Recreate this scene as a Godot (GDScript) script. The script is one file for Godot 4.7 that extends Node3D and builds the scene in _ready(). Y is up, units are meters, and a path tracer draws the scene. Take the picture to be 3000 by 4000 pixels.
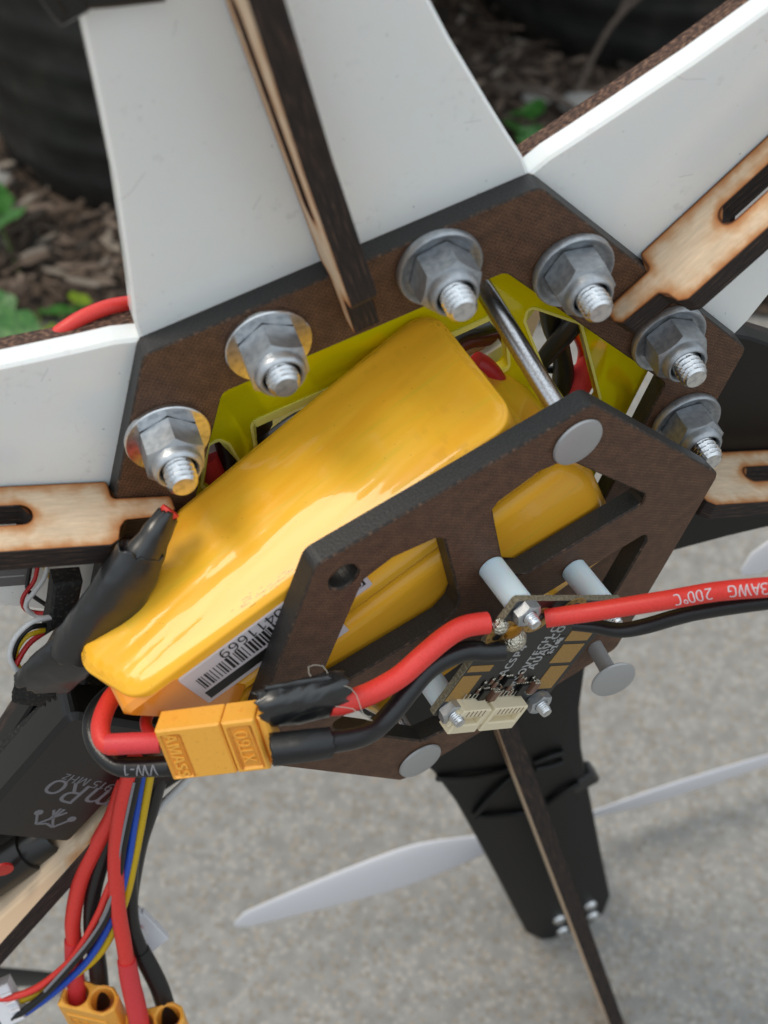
extends Node3D

# A hexacopter standing on one arm on a concrete pad, seen from its underside at close range.
# Shapes are in millimetres in the drone's own frame: x across the hub plate, y towards the top arm,
# z out of the underside. "tray" is the slightly tilted battery tray hung in front of the hub plate.

var rng := RandomNumberGenerator.new()
var drone: Transform3D
var tray: Transform3D
var M := {}
var used := {}

func _ready():
	rng.seed = 7
	drone = Transform3D(Basis(Vector3(0.91894, 0.24134, -0.31192), Vector3(-0.22519, 0.97039, 0.08738), Vector3(0.32377, -0.01006, 0.94608)), Vector3(0.00795, 0.29371, -0.21525))
	tray = drone * Transform3D(Basis(Vector3(0.98401, -0.02970, -0.17563), Vector3(0.03908, 0.99797, 0.05020), Vector3(0.17378, -0.05627, 0.98317)), Vector3(0.0025, -0.0130, 0.0290))
	setup_view()
	make_materials()
	build_ground()
	build_pots()
	build_plants()
	build_drone()
	build_tray()
	build_battery()
	build_connectors()
	build_board()
	build_cables()
	build_tape()
	build_radio()
	build_hanging()
	build_inside()
	build_propellers()

# ---------------------------------------------------------------- camera, sky, sun, exposure
func setup_view():
	var cam := Camera3D.new()
	cam.name = "camera"
	cam.position = Vector3(0, 0.5335, 0)
	cam.rotation_degrees = Vector3(-49, 0, 0)
	var at := CameraAttributesPhysical.new()
	at.frustum_focal_length = 33.76
	at.exposure_aperture = 11.5
	at.frustum_focus_distance = 0.318
	cam.attributes = at
	cam.fov = 39.136
	cam.keep_aspect = Camera3D.KEEP_HEIGHT
	cam.near = 0.02
	cam.far = 200.0
	add_child(cam)
	var env := Environment.new()
	env.background_mode = Environment.BG_SKY
	var sky := Sky.new()
	var sm := ProceduralSkyMaterial.new()
	sm.sky_top_color = Color(0.93, 0.97, 1.0)
	sm.sky_horizon_color = Color(0.56, 0.58, 0.60)
	sm.sky_curve = 0.45
	sm.ground_bottom_color = Color(0.30, 0.29, 0.27)
	sm.ground_horizon_color = Color(0.36, 0.36, 0.35)
	sm.sky_energy_multiplier = 1.22
	sky.sky_material = sm
	env.sky = sky
	env.tonemap_mode = Environment.TONE_MAPPER_LINEAR
	env.tonemap_exposure = 0.92
	env.sdfgi_enabled = true
	env.ssao_enabled = true
	env.ssil_enabled = true
	var we := WorldEnvironment.new()
	we.name = "world_environment"
	we.environment = env
	add_child(we)
	var sun := DirectionalLight3D.new()
	sun.name = "sun"
	sun.light_color = Color(1.0, 0.96, 0.9)
	sun.light_energy = 0.56
	sun.light_angular_distance = 22.0
	sun.shadow_enabled = true
	sun.look_at_from_position(Vector3(-0.51, 0.86, -0.05), Vector3.ZERO, Vector3.UP)
	add_child(sun)

# ---------------------------------------------------------------- naming and tagging
func numbered(called: String) -> String:
	var k: int = used.get(called, 0)
	used[called] = k + 1
	return called if k == 0 else "%s_%03d" % [called, k]

func thing(called: String, label: String, category: String, at: Transform3D, group := "", kind := "") -> Node3D:
	var o := Node3D.new()
	o.name = numbered(called)
	o.transform = at
	tag(o, label, category, group, kind)
	add_child(o)
	return o

func tag(o: Node, label: String, category: String, group := "", kind := ""):
	if label != "": o.set_meta("label", label)
	if category != "": o.set_meta("category", category)
	if group != "": o.set_meta("group", group)
	if kind != "": o.set_meta("kind", kind)

func part(called: String, mesh: Mesh, mat, parent: Node, at := Transform3D.IDENTITY, label := "") -> MeshInstance3D:
	var o := MeshInstance3D.new()
	o.name = called if parent != self else numbered(called)
	o.mesh = mesh
	o.transform = at
	if mat is Array:
		for i in mesh.get_surface_count():
			o.set_surface_override_material(i, mat[min(i, mat.size() - 1)])
	elif mat != null:
		o.material_override = mat
	if label != "": o.set_meta("label", label)
	parent.add_child(o, true)
	return o

func group_part(called: String, parent: Node, at := Transform3D.IDENTITY) -> Node3D:
	var o := Node3D.new()
	o.name = called
	o.transform = at
	parent.add_child(o, true)
	return o

func struct(called: String, mesh: Mesh, mat, at := Transform3D.IDENTITY) -> MeshInstance3D:
	var o := part(called, mesh, mat, self, at)
	o.set_meta("kind", "structure")
	return o

# ---------------------------------------------------------------- point lists (millimetres to metres)
func v3(a: Array) -> PackedVector3Array:
	var o := PackedVector3Array()
	for i in range(0, a.size(), 3):
		o.append(Vector3(a[i], a[i + 1], a[i + 2]) * 0.001)
	return o

func v2(a: Array) -> PackedVector2Array:
	var o := PackedVector2Array()
	for i in range(0, a.size(), 2):
		o.append(Vector2(a[i], a[i + 1]) * 0.001)
	return o

func mm(x: float, y: float, z: float) -> Vector3:
	return Vector3(x, y, z) * 0.001

func at_mm(x: float, y: float, z: float, b := Basis.IDENTITY) -> Transform3D:
	return Transform3D(b, mm(x, y, z))

func to_z(dir: Vector3) -> Basis:            # a basis whose z axis is dir
	var z := dir.normalized()
	var up := Vector3.UP if absf(z.y) < 0.9 else Vector3.RIGHT
	var x := up.cross(z).normalized()
	return Basis(x, z.cross(x), z)

# ---------------------------------------------------------------- mesh helpers
func begin() -> SurfaceTool:
	var st := SurfaceTool.new()
	st.begin(Mesh.PRIMITIVE_TRIANGLES)
	return st

func tri(st: SurfaceTool, p: Array, n: Array, uv: Array):
	var c: Vector3 = (p[1] - p[0]).cross(p[2] - p[0])
	var order := [0, 1, 2]
	if c.dot(n[0] + n[1] + n[2]) > 0.0:
		order = [0, 2, 1]
	for i in order:
		st.set_normal(n[i])
		st.set_uv(uv[i])
		st.add_vertex(p[i])

func quad(st: SurfaceTool, p: Array, n: Array, uv: Array):
	tri(st, [p[0], p[1], p[2]], [n[0], n[1], n[2]], [uv[0], uv[1], uv[2]])
	tri(st, [p[0], p[2], p[3]], [n[0], n[2], n[3]], [uv[0], uv[2], uv[3]])

func round_corners(poly: PackedVector2Array, radius: float, steps := 4) -> PackedVector2Array:
	var o := PackedVector2Array()
	var c := poly.size()
	for i in c:
		var p := poly[i]
		var a := poly[(i + c - 1) % c]
		var b := poly[(i + 1) % c]
		var da := (a - p).normalized()
		var db := (b - p).normalized()
		var half := acos(clampf(da.dot(db), -1.0, 1.0)) * 0.5
		if half > 1.5:
			o.append(p)
			continue
		var cut: float = min(radius / tan(half), min(a.distance_to(p), b.distance_to(p)) * 0.45)
		var r := cut * tan(half)
		var centre := p + (da + db).normalized() * (r / sin(half))
		var a0 := (p + da * cut - centre).angle()
		var a1 := (p + db * cut - centre).angle()
		var d := wrapf(a1 - a0, -PI, PI)
		for k in steps + 1:
			var an := a0 + d * k / steps
			o.append(centre + Vector2(cos(an), sin(an)) * r)
	return o

func ccw(poly: PackedVector2Array) -> PackedVector2Array:
	var p := poly.duplicate()
	if Geometry2D.is_polygon_clockwise(p) : p.reverse()
	var area := 0.0
	for i in p.size():
		area += p[i].cross(p[(i + 1) % p.size()])
	if area < 0.0: p.reverse()
	return p

func inset(poly: PackedVector2Array, b: float) -> PackedVector2Array:    # counter-clockwise outline, b inwards
	var o := PackedVector2Array()
	var c := poly.size()
	for i in c:
		var d1 := (poly[i] - poly[(i + c - 1) % c]).normalized()
		var d2 := (poly[(i + 1) % c] - poly[i]).normalized()
		var n1 := Vector2(d1.y, -d1.x)
		var n2 := Vector2(d2.y, -d2.x)
		o.append(poly[i] - (n1 + n2) / max(0.3, 1.0 + n1.dot(n2)) * b)
	return o

func cut_up(outline: PackedVector2Array, holes: Array) -> Array:        # simple polygons that cover the outline without its holes
	var pieces := [outline]
	var far := 10.0
	for h in holes:
		var c := Vector2.ZERO
		for p in h: c += p / h.size()
		var halves := [PackedVector2Array([Vector2(-far, -far), Vector2(c.x, -far), Vector2(c.x, far), Vector2(-far, far)]), PackedVector2Array([Vector2(c.x, -far), Vector2(far, -far), Vector2(far, far), Vector2(c.x, far)])]
		var next := []
		for pc in pieces:
			for half in halves:
				for q in Geometry2D.intersect_polygons(pc, half):
					if Geometry2D.intersect_polygons(q, h).is_empty():
						next.append(q)
					else:
						next.append_array(Geometry2D.clip_polygons(q, h))
		pieces = next
	return pieces

# A plate with holes between z0 and z1 (metres): surface 0 the faces, 1 the cut edges, 2 the bevel round the front face.
func plate(outline_in: PackedVector2Array, holes_in: Array, z0: float, z1: float, bevel := 0.0003, uv_box := Rect2(0, 0, 1, 1), back_bevel := 0.0) -> ArrayMesh:
	var outline := ccw(outline_in)
	var holes := []
	for h in holes_in: holes.append(ccw(h))
	var faces := begin()
	var sides := begin()
	var edge := begin()
	var rings := [[outline, inset(outline, bevel), inset(outline, back_bevel), 1.0]]
	for h in holes:
		rings.append([h, inset(h, -bevel), inset(h, -back_bevel), -1.0])
	for side in 2:
		var zz := z1 if side == 0 else z0
		var nn := Vector3(0, 0, 1 if side == 0 else -1)
		var hh := []
		for k in range(1, rings.size()): hh.append(rings[k][1 + side])
		for pc in cut_up(rings[0][1 + side], hh):
			var idx := Geometry2D.triangulate_polygon(pc)
			for t in range(0, idx.size(), 3):
				var p := []
				var uv := []
				for k in 3:
					var q: Vector2 = pc[idx[t + k]]
					p.append(Vector3(q.x, q.y, zz))
					uv.append((q - uv_box.position) / uv_box.size)
				tri(faces, p, [nn, nn, nn], uv)
	for r in rings:
		var run := 0.0
		var c: int = r[0].size()
		for i in c:
			var a: Vector2 = r[0][i]
			var b: Vector2 = r[0][(i + 1) % c]
			var d := (b - a)
			if d.length() < 1e-7: continue
			var n2: Vector2 = Vector2(d.y, -d.x).normalized() * r[3]
			var n := Vector3(n2.x, n2.y, 0)
			var l := d.length()
			quad(sides, [Vector3(a.x, a.y, z0 + back_bevel), Vector3(b.x, b.y, z0 + back_bevel), Vector3(b.x, b.y, z1 - bevel), Vector3(a.x, a.y, z1 - bevel)], [n, n, n, n], [Vector2(run, z0), Vector2(run + l, z0), Vector2(run + l, z1), Vector2(run, z1)])
			if bevel > 0.0:
				var a2: Vector2 = r[1][i]
				var b2: Vector2 = r[1][(i + 1) % c]
				var nb := (n + Vector3(0, 0, 1)).normalized()
				quad(edge, [Vector3(a.x, a.y, z1 - bevel), Vector3(b.x, b.y, z1 - bevel), Vector3(b2.x, b2.y, z1), Vector3(a2.x, a2.y, z1)], [nb, nb, nb, nb], [Vector2(run, 0), Vector2(run + l, 0), Vector2(run + l, 1), Vector2(run, 1)])
			if back_bevel > 0.0:
				var a3: Vector2 = r[2][i]
				var b3: Vector2 = r[2][(i + 1) % c]
				var nc := (n - Vector3(0, 0, 1)).normalized()
				quad(edge, [Vector3(a.x, a.y, z0 + back_bevel), Vector3(b.x, b.y, z0 + back_bevel), Vector3(b3.x, b3.y, z0), Vector3(a3.x, a3.y, z0)], [nc, nc, nc, nc], [Vector2(run, 0), Vector2(run + l, 0), Vector2(run + l, 1), Vector2(run, 1)])
			run += l
	var m := ArrayMesh.new()
	faces.commit(m)
	sides.commit(m)
	if bevel > 0.0 or back_bevel > 0.0: edge.commit(m)
	return m

func rect(x0: float, y0: float, x1: float, y1: float) -> PackedVector2Array:
	return v2([x0, y0, x1, y0, x1, y1, x0, y1])

func circle(x: float, y: float, r: float, n := 24) -> PackedVector2Array:
	var o := PackedVector2Array()
	for i in n: o.append(Vector2(x + r * cos(TAU * i / n), y + r * sin(TAU * i / n)) * 0.001)
	return o

func block(x0: float, y0: float, z0: float, x1: float, y1: float, z1: float, bevel := 0.3, corner := 0.0) -> ArrayMesh:
	var r := rect(x0, y0, x1, y1)
	if corner > 0.0: r = round_corners(r, corner * 0.001, 4)
	return plate(r, [], z0 * 0.001, z1 * 0.001, bevel * 0.001, Rect2(0, 0, 1, 1), bevel * 0.001)

# A turned shape: profile points (radius, height) in millimetres about z, outside listed from bottom to top.
func lathe(profile: Array, sides := 32, waves := 0.0) -> ArrayMesh:
	var st := begin()
	var c := profile.size() / 2
	var pr := []
	for i in c: pr.append(Vector2(profile[i * 2], profile[i * 2 + 1]) * 0.001)
	var sn := []
	for i in c - 1:
		var d: Vector2 = (pr[i + 1] - pr[i]).normalized()
		sn.append(Vector2(d.y, -d.x))
	for i in c - 1:
		var n0: Vector2 = sn[i]
		var n1: Vector2 = sn[i]
		if i > 0 and sn[i - 1].dot(sn[i]) > 0.75: n0 = (sn[i - 1] + sn[i]).normalized()
		if i < c - 2 and sn[i + 1].dot(sn[i]) > 0.75: n1 = (sn[i + 1] + sn[i]).normalized()
		for k in sides:
			var a0 := TAU * k / sides
			var a1 := TAU * (k + 1) / sides
			var e0 := Vector3(cos(a0), sin(a0), 0)
			var e1 := Vector3(cos(a1), sin(a1), 0)
			var z := Vector3(0, 0, 1)
			quad(st, [e0 * pr[i].x + z * pr[i].y, e1 * pr[i].x + z * pr[i].y, e1 * pr[i + 1].x + z * pr[i + 1].y, e0 * pr[i + 1].x + z * pr[i + 1].y], [e0 * n0.x + z * n0.y, e1 * n0.x + z * n0.y, e1 * n1.x + z * n1.y, e0 * n1.x + z * n1.y], [Vector2(a0, pr[i].y), Vector2(a1, pr[i].y), Vector2(a1, pr[i + 1].y), Vector2(a0, pr[i + 1].y)])
	return st.commit()

func spline(p: PackedVector3Array, step: float) -> PackedVector3Array:
	var o := PackedVector3Array()
	var c := p.size()
	for i in c - 1:
		var a := p[max(i - 1, 0)]
		var d := p[min(i + 2, c - 1)]
		var n: int = max(2, int(ceil(p[i].distance_to(p[i + 1]) / step)))
		for k in n:
			o.append(p[i].cubic_interpolate(p[i + 1], a, d, float(k) / n))
	o.append(p[c - 1])
	return o

func frames(p: PackedVector3Array, ref: Vector3) -> Array:              # [point, tangent, across, outward] along a path
	var o := []
	var x := Vector3.ZERO
	for i in p.size():
		var t := (p[min(i + 1, p.size() - 1)] - p[max(i - 1, 0)]).normalized()
		if i == 0:
			x = t.cross(ref).normalized()
			if x.length() < 0.5: x = t.cross(Vector3.UP).normalized()
		else:
			x = (x - t * x.dot(t)).normalized()
		o.append([p[i], t, x, x.cross(t).normalized()])
	return o

# A swept cable. radii: one number or one per control point (millimetres); flat: thickness over width; rough: random swell.
func tube(ctrl: PackedVector3Array, radii, sides := 14, flat := 1.0, rough := 0.0, ref := Vector3(0, 0, 1), step := 0.0016) -> ArrayMesh:
	var st := begin()
	var p := spline(ctrl, step)
	var fr := frames(p, ref)
	var c := p.size()
	var ring := []
	for i in c:
		var r: float
		if radii is Array:
			var f: float = float(i) / (c - 1) * (radii.size() - 1)
			var k := int(min(floor(f), radii.size() - 2))
			r = lerp(float(radii[k]), float(radii[k + 1]), smoothstep(0.0, 1.0, f - k)) * 0.001
		else:
			r = float(radii) * 0.001
		var row := []
		for k in sides:
			var a := TAU * k / sides
			var rr := r * (1.0 + (rough * sin(a * 3.0 + i * 0.23) * 0.5 + rough * sin(i * 0.61 + a * 2.0) * 0.5 if rough > 0.0 else 0.0))
			row.append(fr[i][0] + fr[i][2] * cos(a) * rr + fr[i][3] * sin(a) * rr * flat)
		ring.append(row)
	var run := 0.0
	for i in c - 1:
		var l := p[i].distance_to(p[i + 1])
		for k in sides:
			var k1 := (k + 1) % sides
			var n := []
			for q in [[i, k], [i, k1], [i + 1, k1], [i + 1, k]]:
				var a: float = TAU * q[1] / sides
				n.append((fr[q[0]][2] * cos(a) * flat + fr[q[0]][3] * sin(a)).normalized())
			quad(st, [ring[i][k], ring[i][k1], ring[i + 1][k1], ring[i + 1][k]], n, [Vector2(float(k) / sides, run), Vector2(float(k + 1) / sides, run), Vector2(float(k + 1) / sides, run + l), Vector2(float(k) / sides, run + l)])
		run += l
	for e in 2:
		var i := 0 if e == 0 else c - 1
		var nn: Vector3 = -fr[0][1] if e == 0 else fr[c - 1][1]
		for k in sides:
			tri(st, [p[i], ring[i][k], ring[i][(k + 1) % sides]], [nn, nn, nn], [Vector2.ZERO, Vector2.ZERO, Vector2.ZERO])
	if rough > 0.0:
		st.index()
		st.generate_normals()
	return st.commit()

# A wrapped sleeve of tape: boxy section, creases, ragged open ends.
func wrapped(ctrl: PackedVector3Array, radii: Array, flat: float, crease: float, ragged: float, seed_: int, sides := 40) -> ArrayMesh:
	var n := FastNoiseLite.new()
	n.seed = seed_
	n.frequency = 1.0
	n.fractal_octaves = 3
	var p := spline(ctrl, 0.0007)
	var fr := frames(p, Vector3(0, 0, 1))
	var c := p.size()
	var st := begin()
	st.set_smooth_group(0)
	var ring := []
	for i in c:
		var f := float(i) / (c - 1) * (radii.size() - 1)
		var k0 := int(min(floor(f), radii.size() - 2))
		var rad: float = lerp(float(radii[k0]), float(radii[k0 + 1]), smoothstep(0.0, 1.0, f - k0)) * 0.001
		var row := []
		for k in sides:
			var a := TAU * k / sides
			var x := signf(cos(a)) * pow(absf(cos(a)), 0.8)
			var y := signf(sin(a)) * pow(absf(sin(a)), 0.8)
			var s := i * 0.0007
			var fold := (0.5 - absf(n.get_noise_3d(cos(a) * 0.9, sin(a) * 0.9 + s * 60.0, s * 110.0)) * 2.2) * crease
			fold += n.get_noise_3d(cos(a) * 3.0, sin(a) * 3.0, s * 420.0) * crease * 0.25
			var edge := 0.0
			if i < 3: edge = n.get_noise_2d(cos(a) * 2.2 + 7.0, sin(a) * 2.2) * ragged * (3 - i) / 3.0
			if i > c - 4: edge = n.get_noise_2d(cos(a) * 2.2 - 9.0, sin(a) * 2.2) * ragged * (i - c + 4) / 3.0
			var rr := rad * (1.0 + fold)
			row.append(fr[i][0] + fr[i][2] * x * rr + fr[i][3] * y * rr * flat + fr[i][1] * edge * 0.001)
		ring.append(row)
	var z := Vector2.ZERO
	for i in c - 1:
		for k in sides:
			var k1 := (k + 1) % sides
			var a := TAU * (k + 0.5) / sides
			var nn: Vector3 = fr[i][2] * cos(a) + fr[i][3] * sin(a)
			quad(st, [ring[i][k], ring[i][k1], ring[i + 1][k1], ring[i + 1][k]], [nn, nn, nn, nn], [z, z, z, z])
	for e in 2:
		var i := 0 if e == 0 else c - 1
		var inward: Vector3 = fr[i][1] * (1.0 if e == 0 else -1.0)
		for k in sides:
			var k1 := (k + 1) % sides
			var m0: Vector3 = ring[i][k].lerp(p[i], 0.12) + inward * 0.0012
			var m1: Vector3 = ring[i][k1].lerp(p[i], 0.12) + inward * 0.0012
			quad(st, [ring[i][k], ring[i][k1], m1, m0], [-inward, -inward, -inward, -inward], [z, z, z, z])
			tri(st, [m0, m1, p[i] + inward * 0.0014], [-inward, -inward, -inward], [z, z, z])
	st.index()
	st.generate_normals()
	return st.commit()

func threaded(r: float, height: float, pitch: float, depth: float) -> ArrayMesh:      # a screw end with a helical thread and a chamfered tip
	var st := begin()
	var sides := 28
	var rows := int(height / pitch * 7.0)
	var g := func(i, k):
		var z: float = height * i / rows
		var a: float = TAU * k / sides
		var ph := fposmod(z / pitch - a / TAU, 1.0)
		var rr := r - depth * (1.0 - absf(ph * 2.0 - 1.0)) ** 1.2
		var chamfer: float = clampf((z - (height - 1.1)) / 1.1, 0.0, 1.0)
		rr = min(rr, r - chamfer * depth * 1.5)
		return Vector3(cos(a) * rr, sin(a) * rr, z) * 0.001
	for i in rows:
		for k in sides:
			var p := [g.call(i, k), g.call(i, k + 1), g.call(i + 1, k + 1), g.call(i + 1, k)]
			var n: Vector3 = (p[1] - p[0]).cross(p[3] - p[0]).normalized()
			quad(st, p, [n, n, n, n], [Vector2.ZERO, Vector2.ZERO, Vector2.ZERO, Vector2.ZERO])
	for k in sides:
		var z := Vector3(0, 0, 1)
		var t := Vector3(0, 0, height * 0.001)
		tri(st, [t - z * 0.00015, g.call(rows, k), g.call(rows, k + 1)], [z, z, z], [Vector2.ZERO, Vector2.ZERO, Vector2.ZERO])
	return st.commit()

func hex_nut(af: float, h: float, collar: float, hole: float) -> ArrayMesh:           # six flats, chamfered corners, and the rounded collar of a lock nut
	var st := begin()
	var per := 10
	var n := 6 * per
	var rc := af * 0.5
	var hex := func(k): return rc / cos(fposmod(TAU * k / n, TAU / 6.0) - TAU / 12.0)
	for k in n:
		var mid := (floorf(k / float(per)) + 0.5) * TAU / 6.0
		var nn := Vector3(cos(mid), sin(mid), 0)
		var a0 := TAU * k / n
		var a1 := TAU * (k + 1) / n
		var r0: float = hex.call(k)
		var r1: float = hex.call(k + 1)
		if (k + 1) % per == 0: r1 = rc / cos(TAU / 12.0)
		var e0 := Vector3(cos(a0), sin(a0), 0)
		var e1 := Vector3(cos(a1), sin(a1), 0)
		var up := Vector3(0, 0, 1)
		var z0 := h - (r0 - rc * 0.98) * 0.62
		var z1 := h - (r1 - rc * 0.98) * 0.62
		var b0 := (r0 - rc) * 0.3
		var b1 := (r1 - rc) * 0.3
		var u := Vector2.ZERO
		quad(st, [(e0 * r0 + up * b0) * 0.001, (e1 * r1 + up * b1) * 0.001, (e1 * r1 + up * z1) * 0.001, (e0 * r0 + up * z0) * 0.001], [nn, nn, nn, nn], [u, u, u, u])
		var c0 := (e0 * 0.5 + up).normalized()
		var c1 := (e1 * 0.5 + up).normalized()
		quad(st, [(e0 * r0 + up * z0) * 0.001, (e1 * r1 + up * z1) * 0.001, (e1 * rc * 0.86 + up * h) * 0.001, (e0 * rc * 0.86 + up * h) * 0.001], [c0, c1, c1, c0], [u, u, u, u])
	if collar > 0.0:
		st.append_from(lathe([rc * 0.9, h - 0.3, rc * 0.9, h + collar * 0.5, rc * 0.86, h + collar * 0.8, rc * 0.78, h + collar, hole + 0.35, h + collar, hole + 0.1, h + collar - 0.25, hole, h + collar - 1.2], 40), 0, Transform3D.IDENTITY)
	else:
		st.append_from(lathe([rc * 0.87, h, hole + 0.2, h, hole, h - 0.3], 36), 0, Transform3D.IDENTITY)
	return st.commit()

func words(text: String, size_mm: float, depth_mm: float, mat: Material, parent: Node, at: Transform3D, called := "lettering", face := "Droid Sans", weight := 400) -> MeshInstance3D:
	var t := TextMesh.new()
	var f := SystemFont.new()
	f.font_names = PackedStringArray([face])
	f.font_weight = weight
	t.font = f
	t.text = text
	t.font_size = 32
	t.pixel_size = size_mm * 0.001 / 23.0
	t.depth = depth_mm * 0.001
	t.curve_step = 2.0
	return part(called, t, mat, parent, at)

# ---------------------------------------------------------------- materials
func noise_tex(freq: float, colors: Array, offsets: Array, size := 512, kind := FastNoiseLite.TYPE_SIMPLEX_SMOOTH, octaves := 4, normal := false, bump := 4.0) -> NoiseTexture2D:
	var n := FastNoiseLite.new()
	n.seed = 11 + int(freq * 1000.0)
	n.noise_type = kind
	n.frequency = freq
	n.fractal_octaves = octaves
	if kind == FastNoiseLite.TYPE_CELLULAR:
		n.cellular_return_type = FastNoiseLite.RETURN_CELL_VALUE
	var t := NoiseTexture2D.new()
	t.width = size
	t.height = size
	t.seamless = true
	t.noise = n
	t.as_normal_map = normal
	t.bump_strength = bump
	if not normal and colors.size() > 0:
		var g := Gradient.new()
		g.colors = PackedColorArray(colors)
		g.offsets = PackedFloat32Array(offsets)
		t.color_ramp = g
	return t

func mat(called: String, color: Color, rough: float, metal := 0.0) -> StandardMaterial3D:
	var m := StandardMaterial3D.new()
	m.resource_name = called
	m.albedo_color = color
	m.roughness = rough
	m.metallic = metal
	M[called] = m
	return m

func tri_tex(m: StandardMaterial3D, tex: Texture2D, repeat_mm: Vector3, world := false):
	m.albedo_texture = tex
	m.uv1_triplanar = true
	m.uv1_world_triplanar = world
	m.uv1_scale = Vector3(1000.0 / repeat_mm.x, 1000.0 / repeat_mm.y, 1000.0 / repeat_mm.z)

func bump(m: StandardMaterial3D, tex: Texture2D, depth_mm: float):
	m.heightmap_enabled = true
	m.heightmap_texture = tex
	m.heightmap_scale = depth_mm * 0.1

func grey_noise(freq: float, size := 512, kind := FastNoiseLite.TYPE_SIMPLEX_SMOOTH, octaves := 4) -> NoiseTexture2D:
	return noise_tex(freq, [Color.BLACK, Color.WHITE], [0.0, 1.0], size, kind, octaves)

func weave_image() -> ImageTexture:          # dark stained board: fine woven fibre with mottled stain and rubbed pale spots
	var s := 512
	var im := Image.create(s, s, false, Image.FORMAT_RGB8)
	var a := FastNoiseLite.new()
	a.seed = 51
	a.frequency = 0.012
	var b := FastNoiseLite.new()
	b.seed = 53
	b.frequency = 0.11
	b.fractal_octaves = 3
	for y in s:
		for x in s:
			var wv := sin(TAU * 22.0 * x / s + b.get_noise_2d(x, y) * 1.6) * sin(TAU * 22.0 * y / s + b.get_noise_2d(y, x) * 1.6)
			var v := 0.5 + wv * 0.30 + b.get_noise_2d(x, y) * 0.55 + a.get_noise_2d(x, y) * 0.25
			var col := Color(0.20, 0.130, 0.088).lerp(Color(0.46, 0.325, 0.23), clampf(v, 0.0, 1.0))
			im.set_pixel(x, y, col)
	return ImageTexture.create_from_image(im)

func scuffed_image() -> ImageTexture:        # milky acrylic with faint tone, dust specks, hairline scratches and dull scuffs
	var s := 1024
	var im := Image.create(s, s, false, Image.FORMAT_RGB8)
	var a := FastNoiseLite.new()
	a.seed = 31
	a.frequency = 0.004
	var b := FastNoiseLite.new()
	b.seed = 33
	b.frequency = 0.05
	b.fractal_octaves = 4
	var c := FastNoiseLite.new()
	c.seed = 35
	c.frequency = 0.006
	for y in s:
		for x in s:
			var v := 0.925 + a.get_noise_2d(x, y) * 0.01
			var dirt := clampf((b.get_noise_2d(x, y) - 0.22) * 1.6, 0.0, 1.0) * clampf((c.get_noise_2d(x, y) - 0.12) * 3.0, 0.0, 1.0)
			v -= dirt * 0.10
			im.set_pixel(x, y, Color(v, v * 0.998, v * 0.992))
	var g := RandomNumberGenerator.new()
	g.seed = 77
	for k in 150:
		var p := Vector2(g.randf() * s, g.randf() * s)
		var dark := g.randf_range(0.45, 0.75)
		for q in g.randi_range(1, 3):
			im.set_pixel(int(p.x + q) % s, int(p.y) % s, Color(dark, dark, dark))
	for k in 46:
		var p := Vector2(g.randf() * s, g.randf() * s)
		var d := g.randf() * TAU
		var tone := 0.79 if k % 2 == 0 else 0.93
		for q in g.randi_range(20, 90):
			p += Vector2(cos(d), sin(d))
			d += g.randf_range(-0.06, 0.06)
			im.set_pixel(posmod(int(p.x), s), posmod(int(p.y), s), Color(tone, tone, tone))
	return ImageTexture.create_from_image(im)

func wrap_image() -> ImageTexture:            # battery film: lengthwise drawn bands of slightly greener yellow, specks and rubbed dark scuffs
	var w := 1024
	var h := 512
	var im := Image.create(w, h, false, Image.FORMAT_RGB8)
	var a := FastNoiseLite.new()
	a.seed = 41
	a.frequency = 0.01
	var b := FastNoiseLite.new()
	b.seed = 43
	b.frequency = 0.02
	for y in h:
		for x in w:
			var t := clampf(0.5 + a.get_noise_2d(x * 0.18, y * 1.1 + x * 0.05) * 1.3, 0.0, 1.0)
			var u := clampf((b.get_noise_2d(x * 0.12, y * 1.6) - 0.25) * 2.4, 0.0, 1.0)
			var col := Color(0.955, 0.69, 0.18).lerp(Color(0.965, 0.73, 0.21), t)
			im.set_pixel(x, y, col.lerp(Color(0.86, 0.72, 0.20), u * 0.55))
	var g := RandomNumberGenerator.new()
	g.seed = 99
	for k in 90:
		var p := Vector2i(g.randi() % w, g.randi() % h)
		im.set_pixel(p.x, p.y, Color(0.25, 0.17, 0.06))
	for k in 8:
		var c := Vector2(g.randf() * w, g.randf() * h)
		for q in 26:
			var p := c + Vector2(g.randfn(0, 26), g.randfn(0, 5))
			for e in g.randi_range(3, 16):
				im.set_pixel(posmod(int(p.x) + e, w), posmod(int(p.y), h), Color(0.50, 0.37, 0.10))
	return ImageTexture.create_from_image(im)

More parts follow.
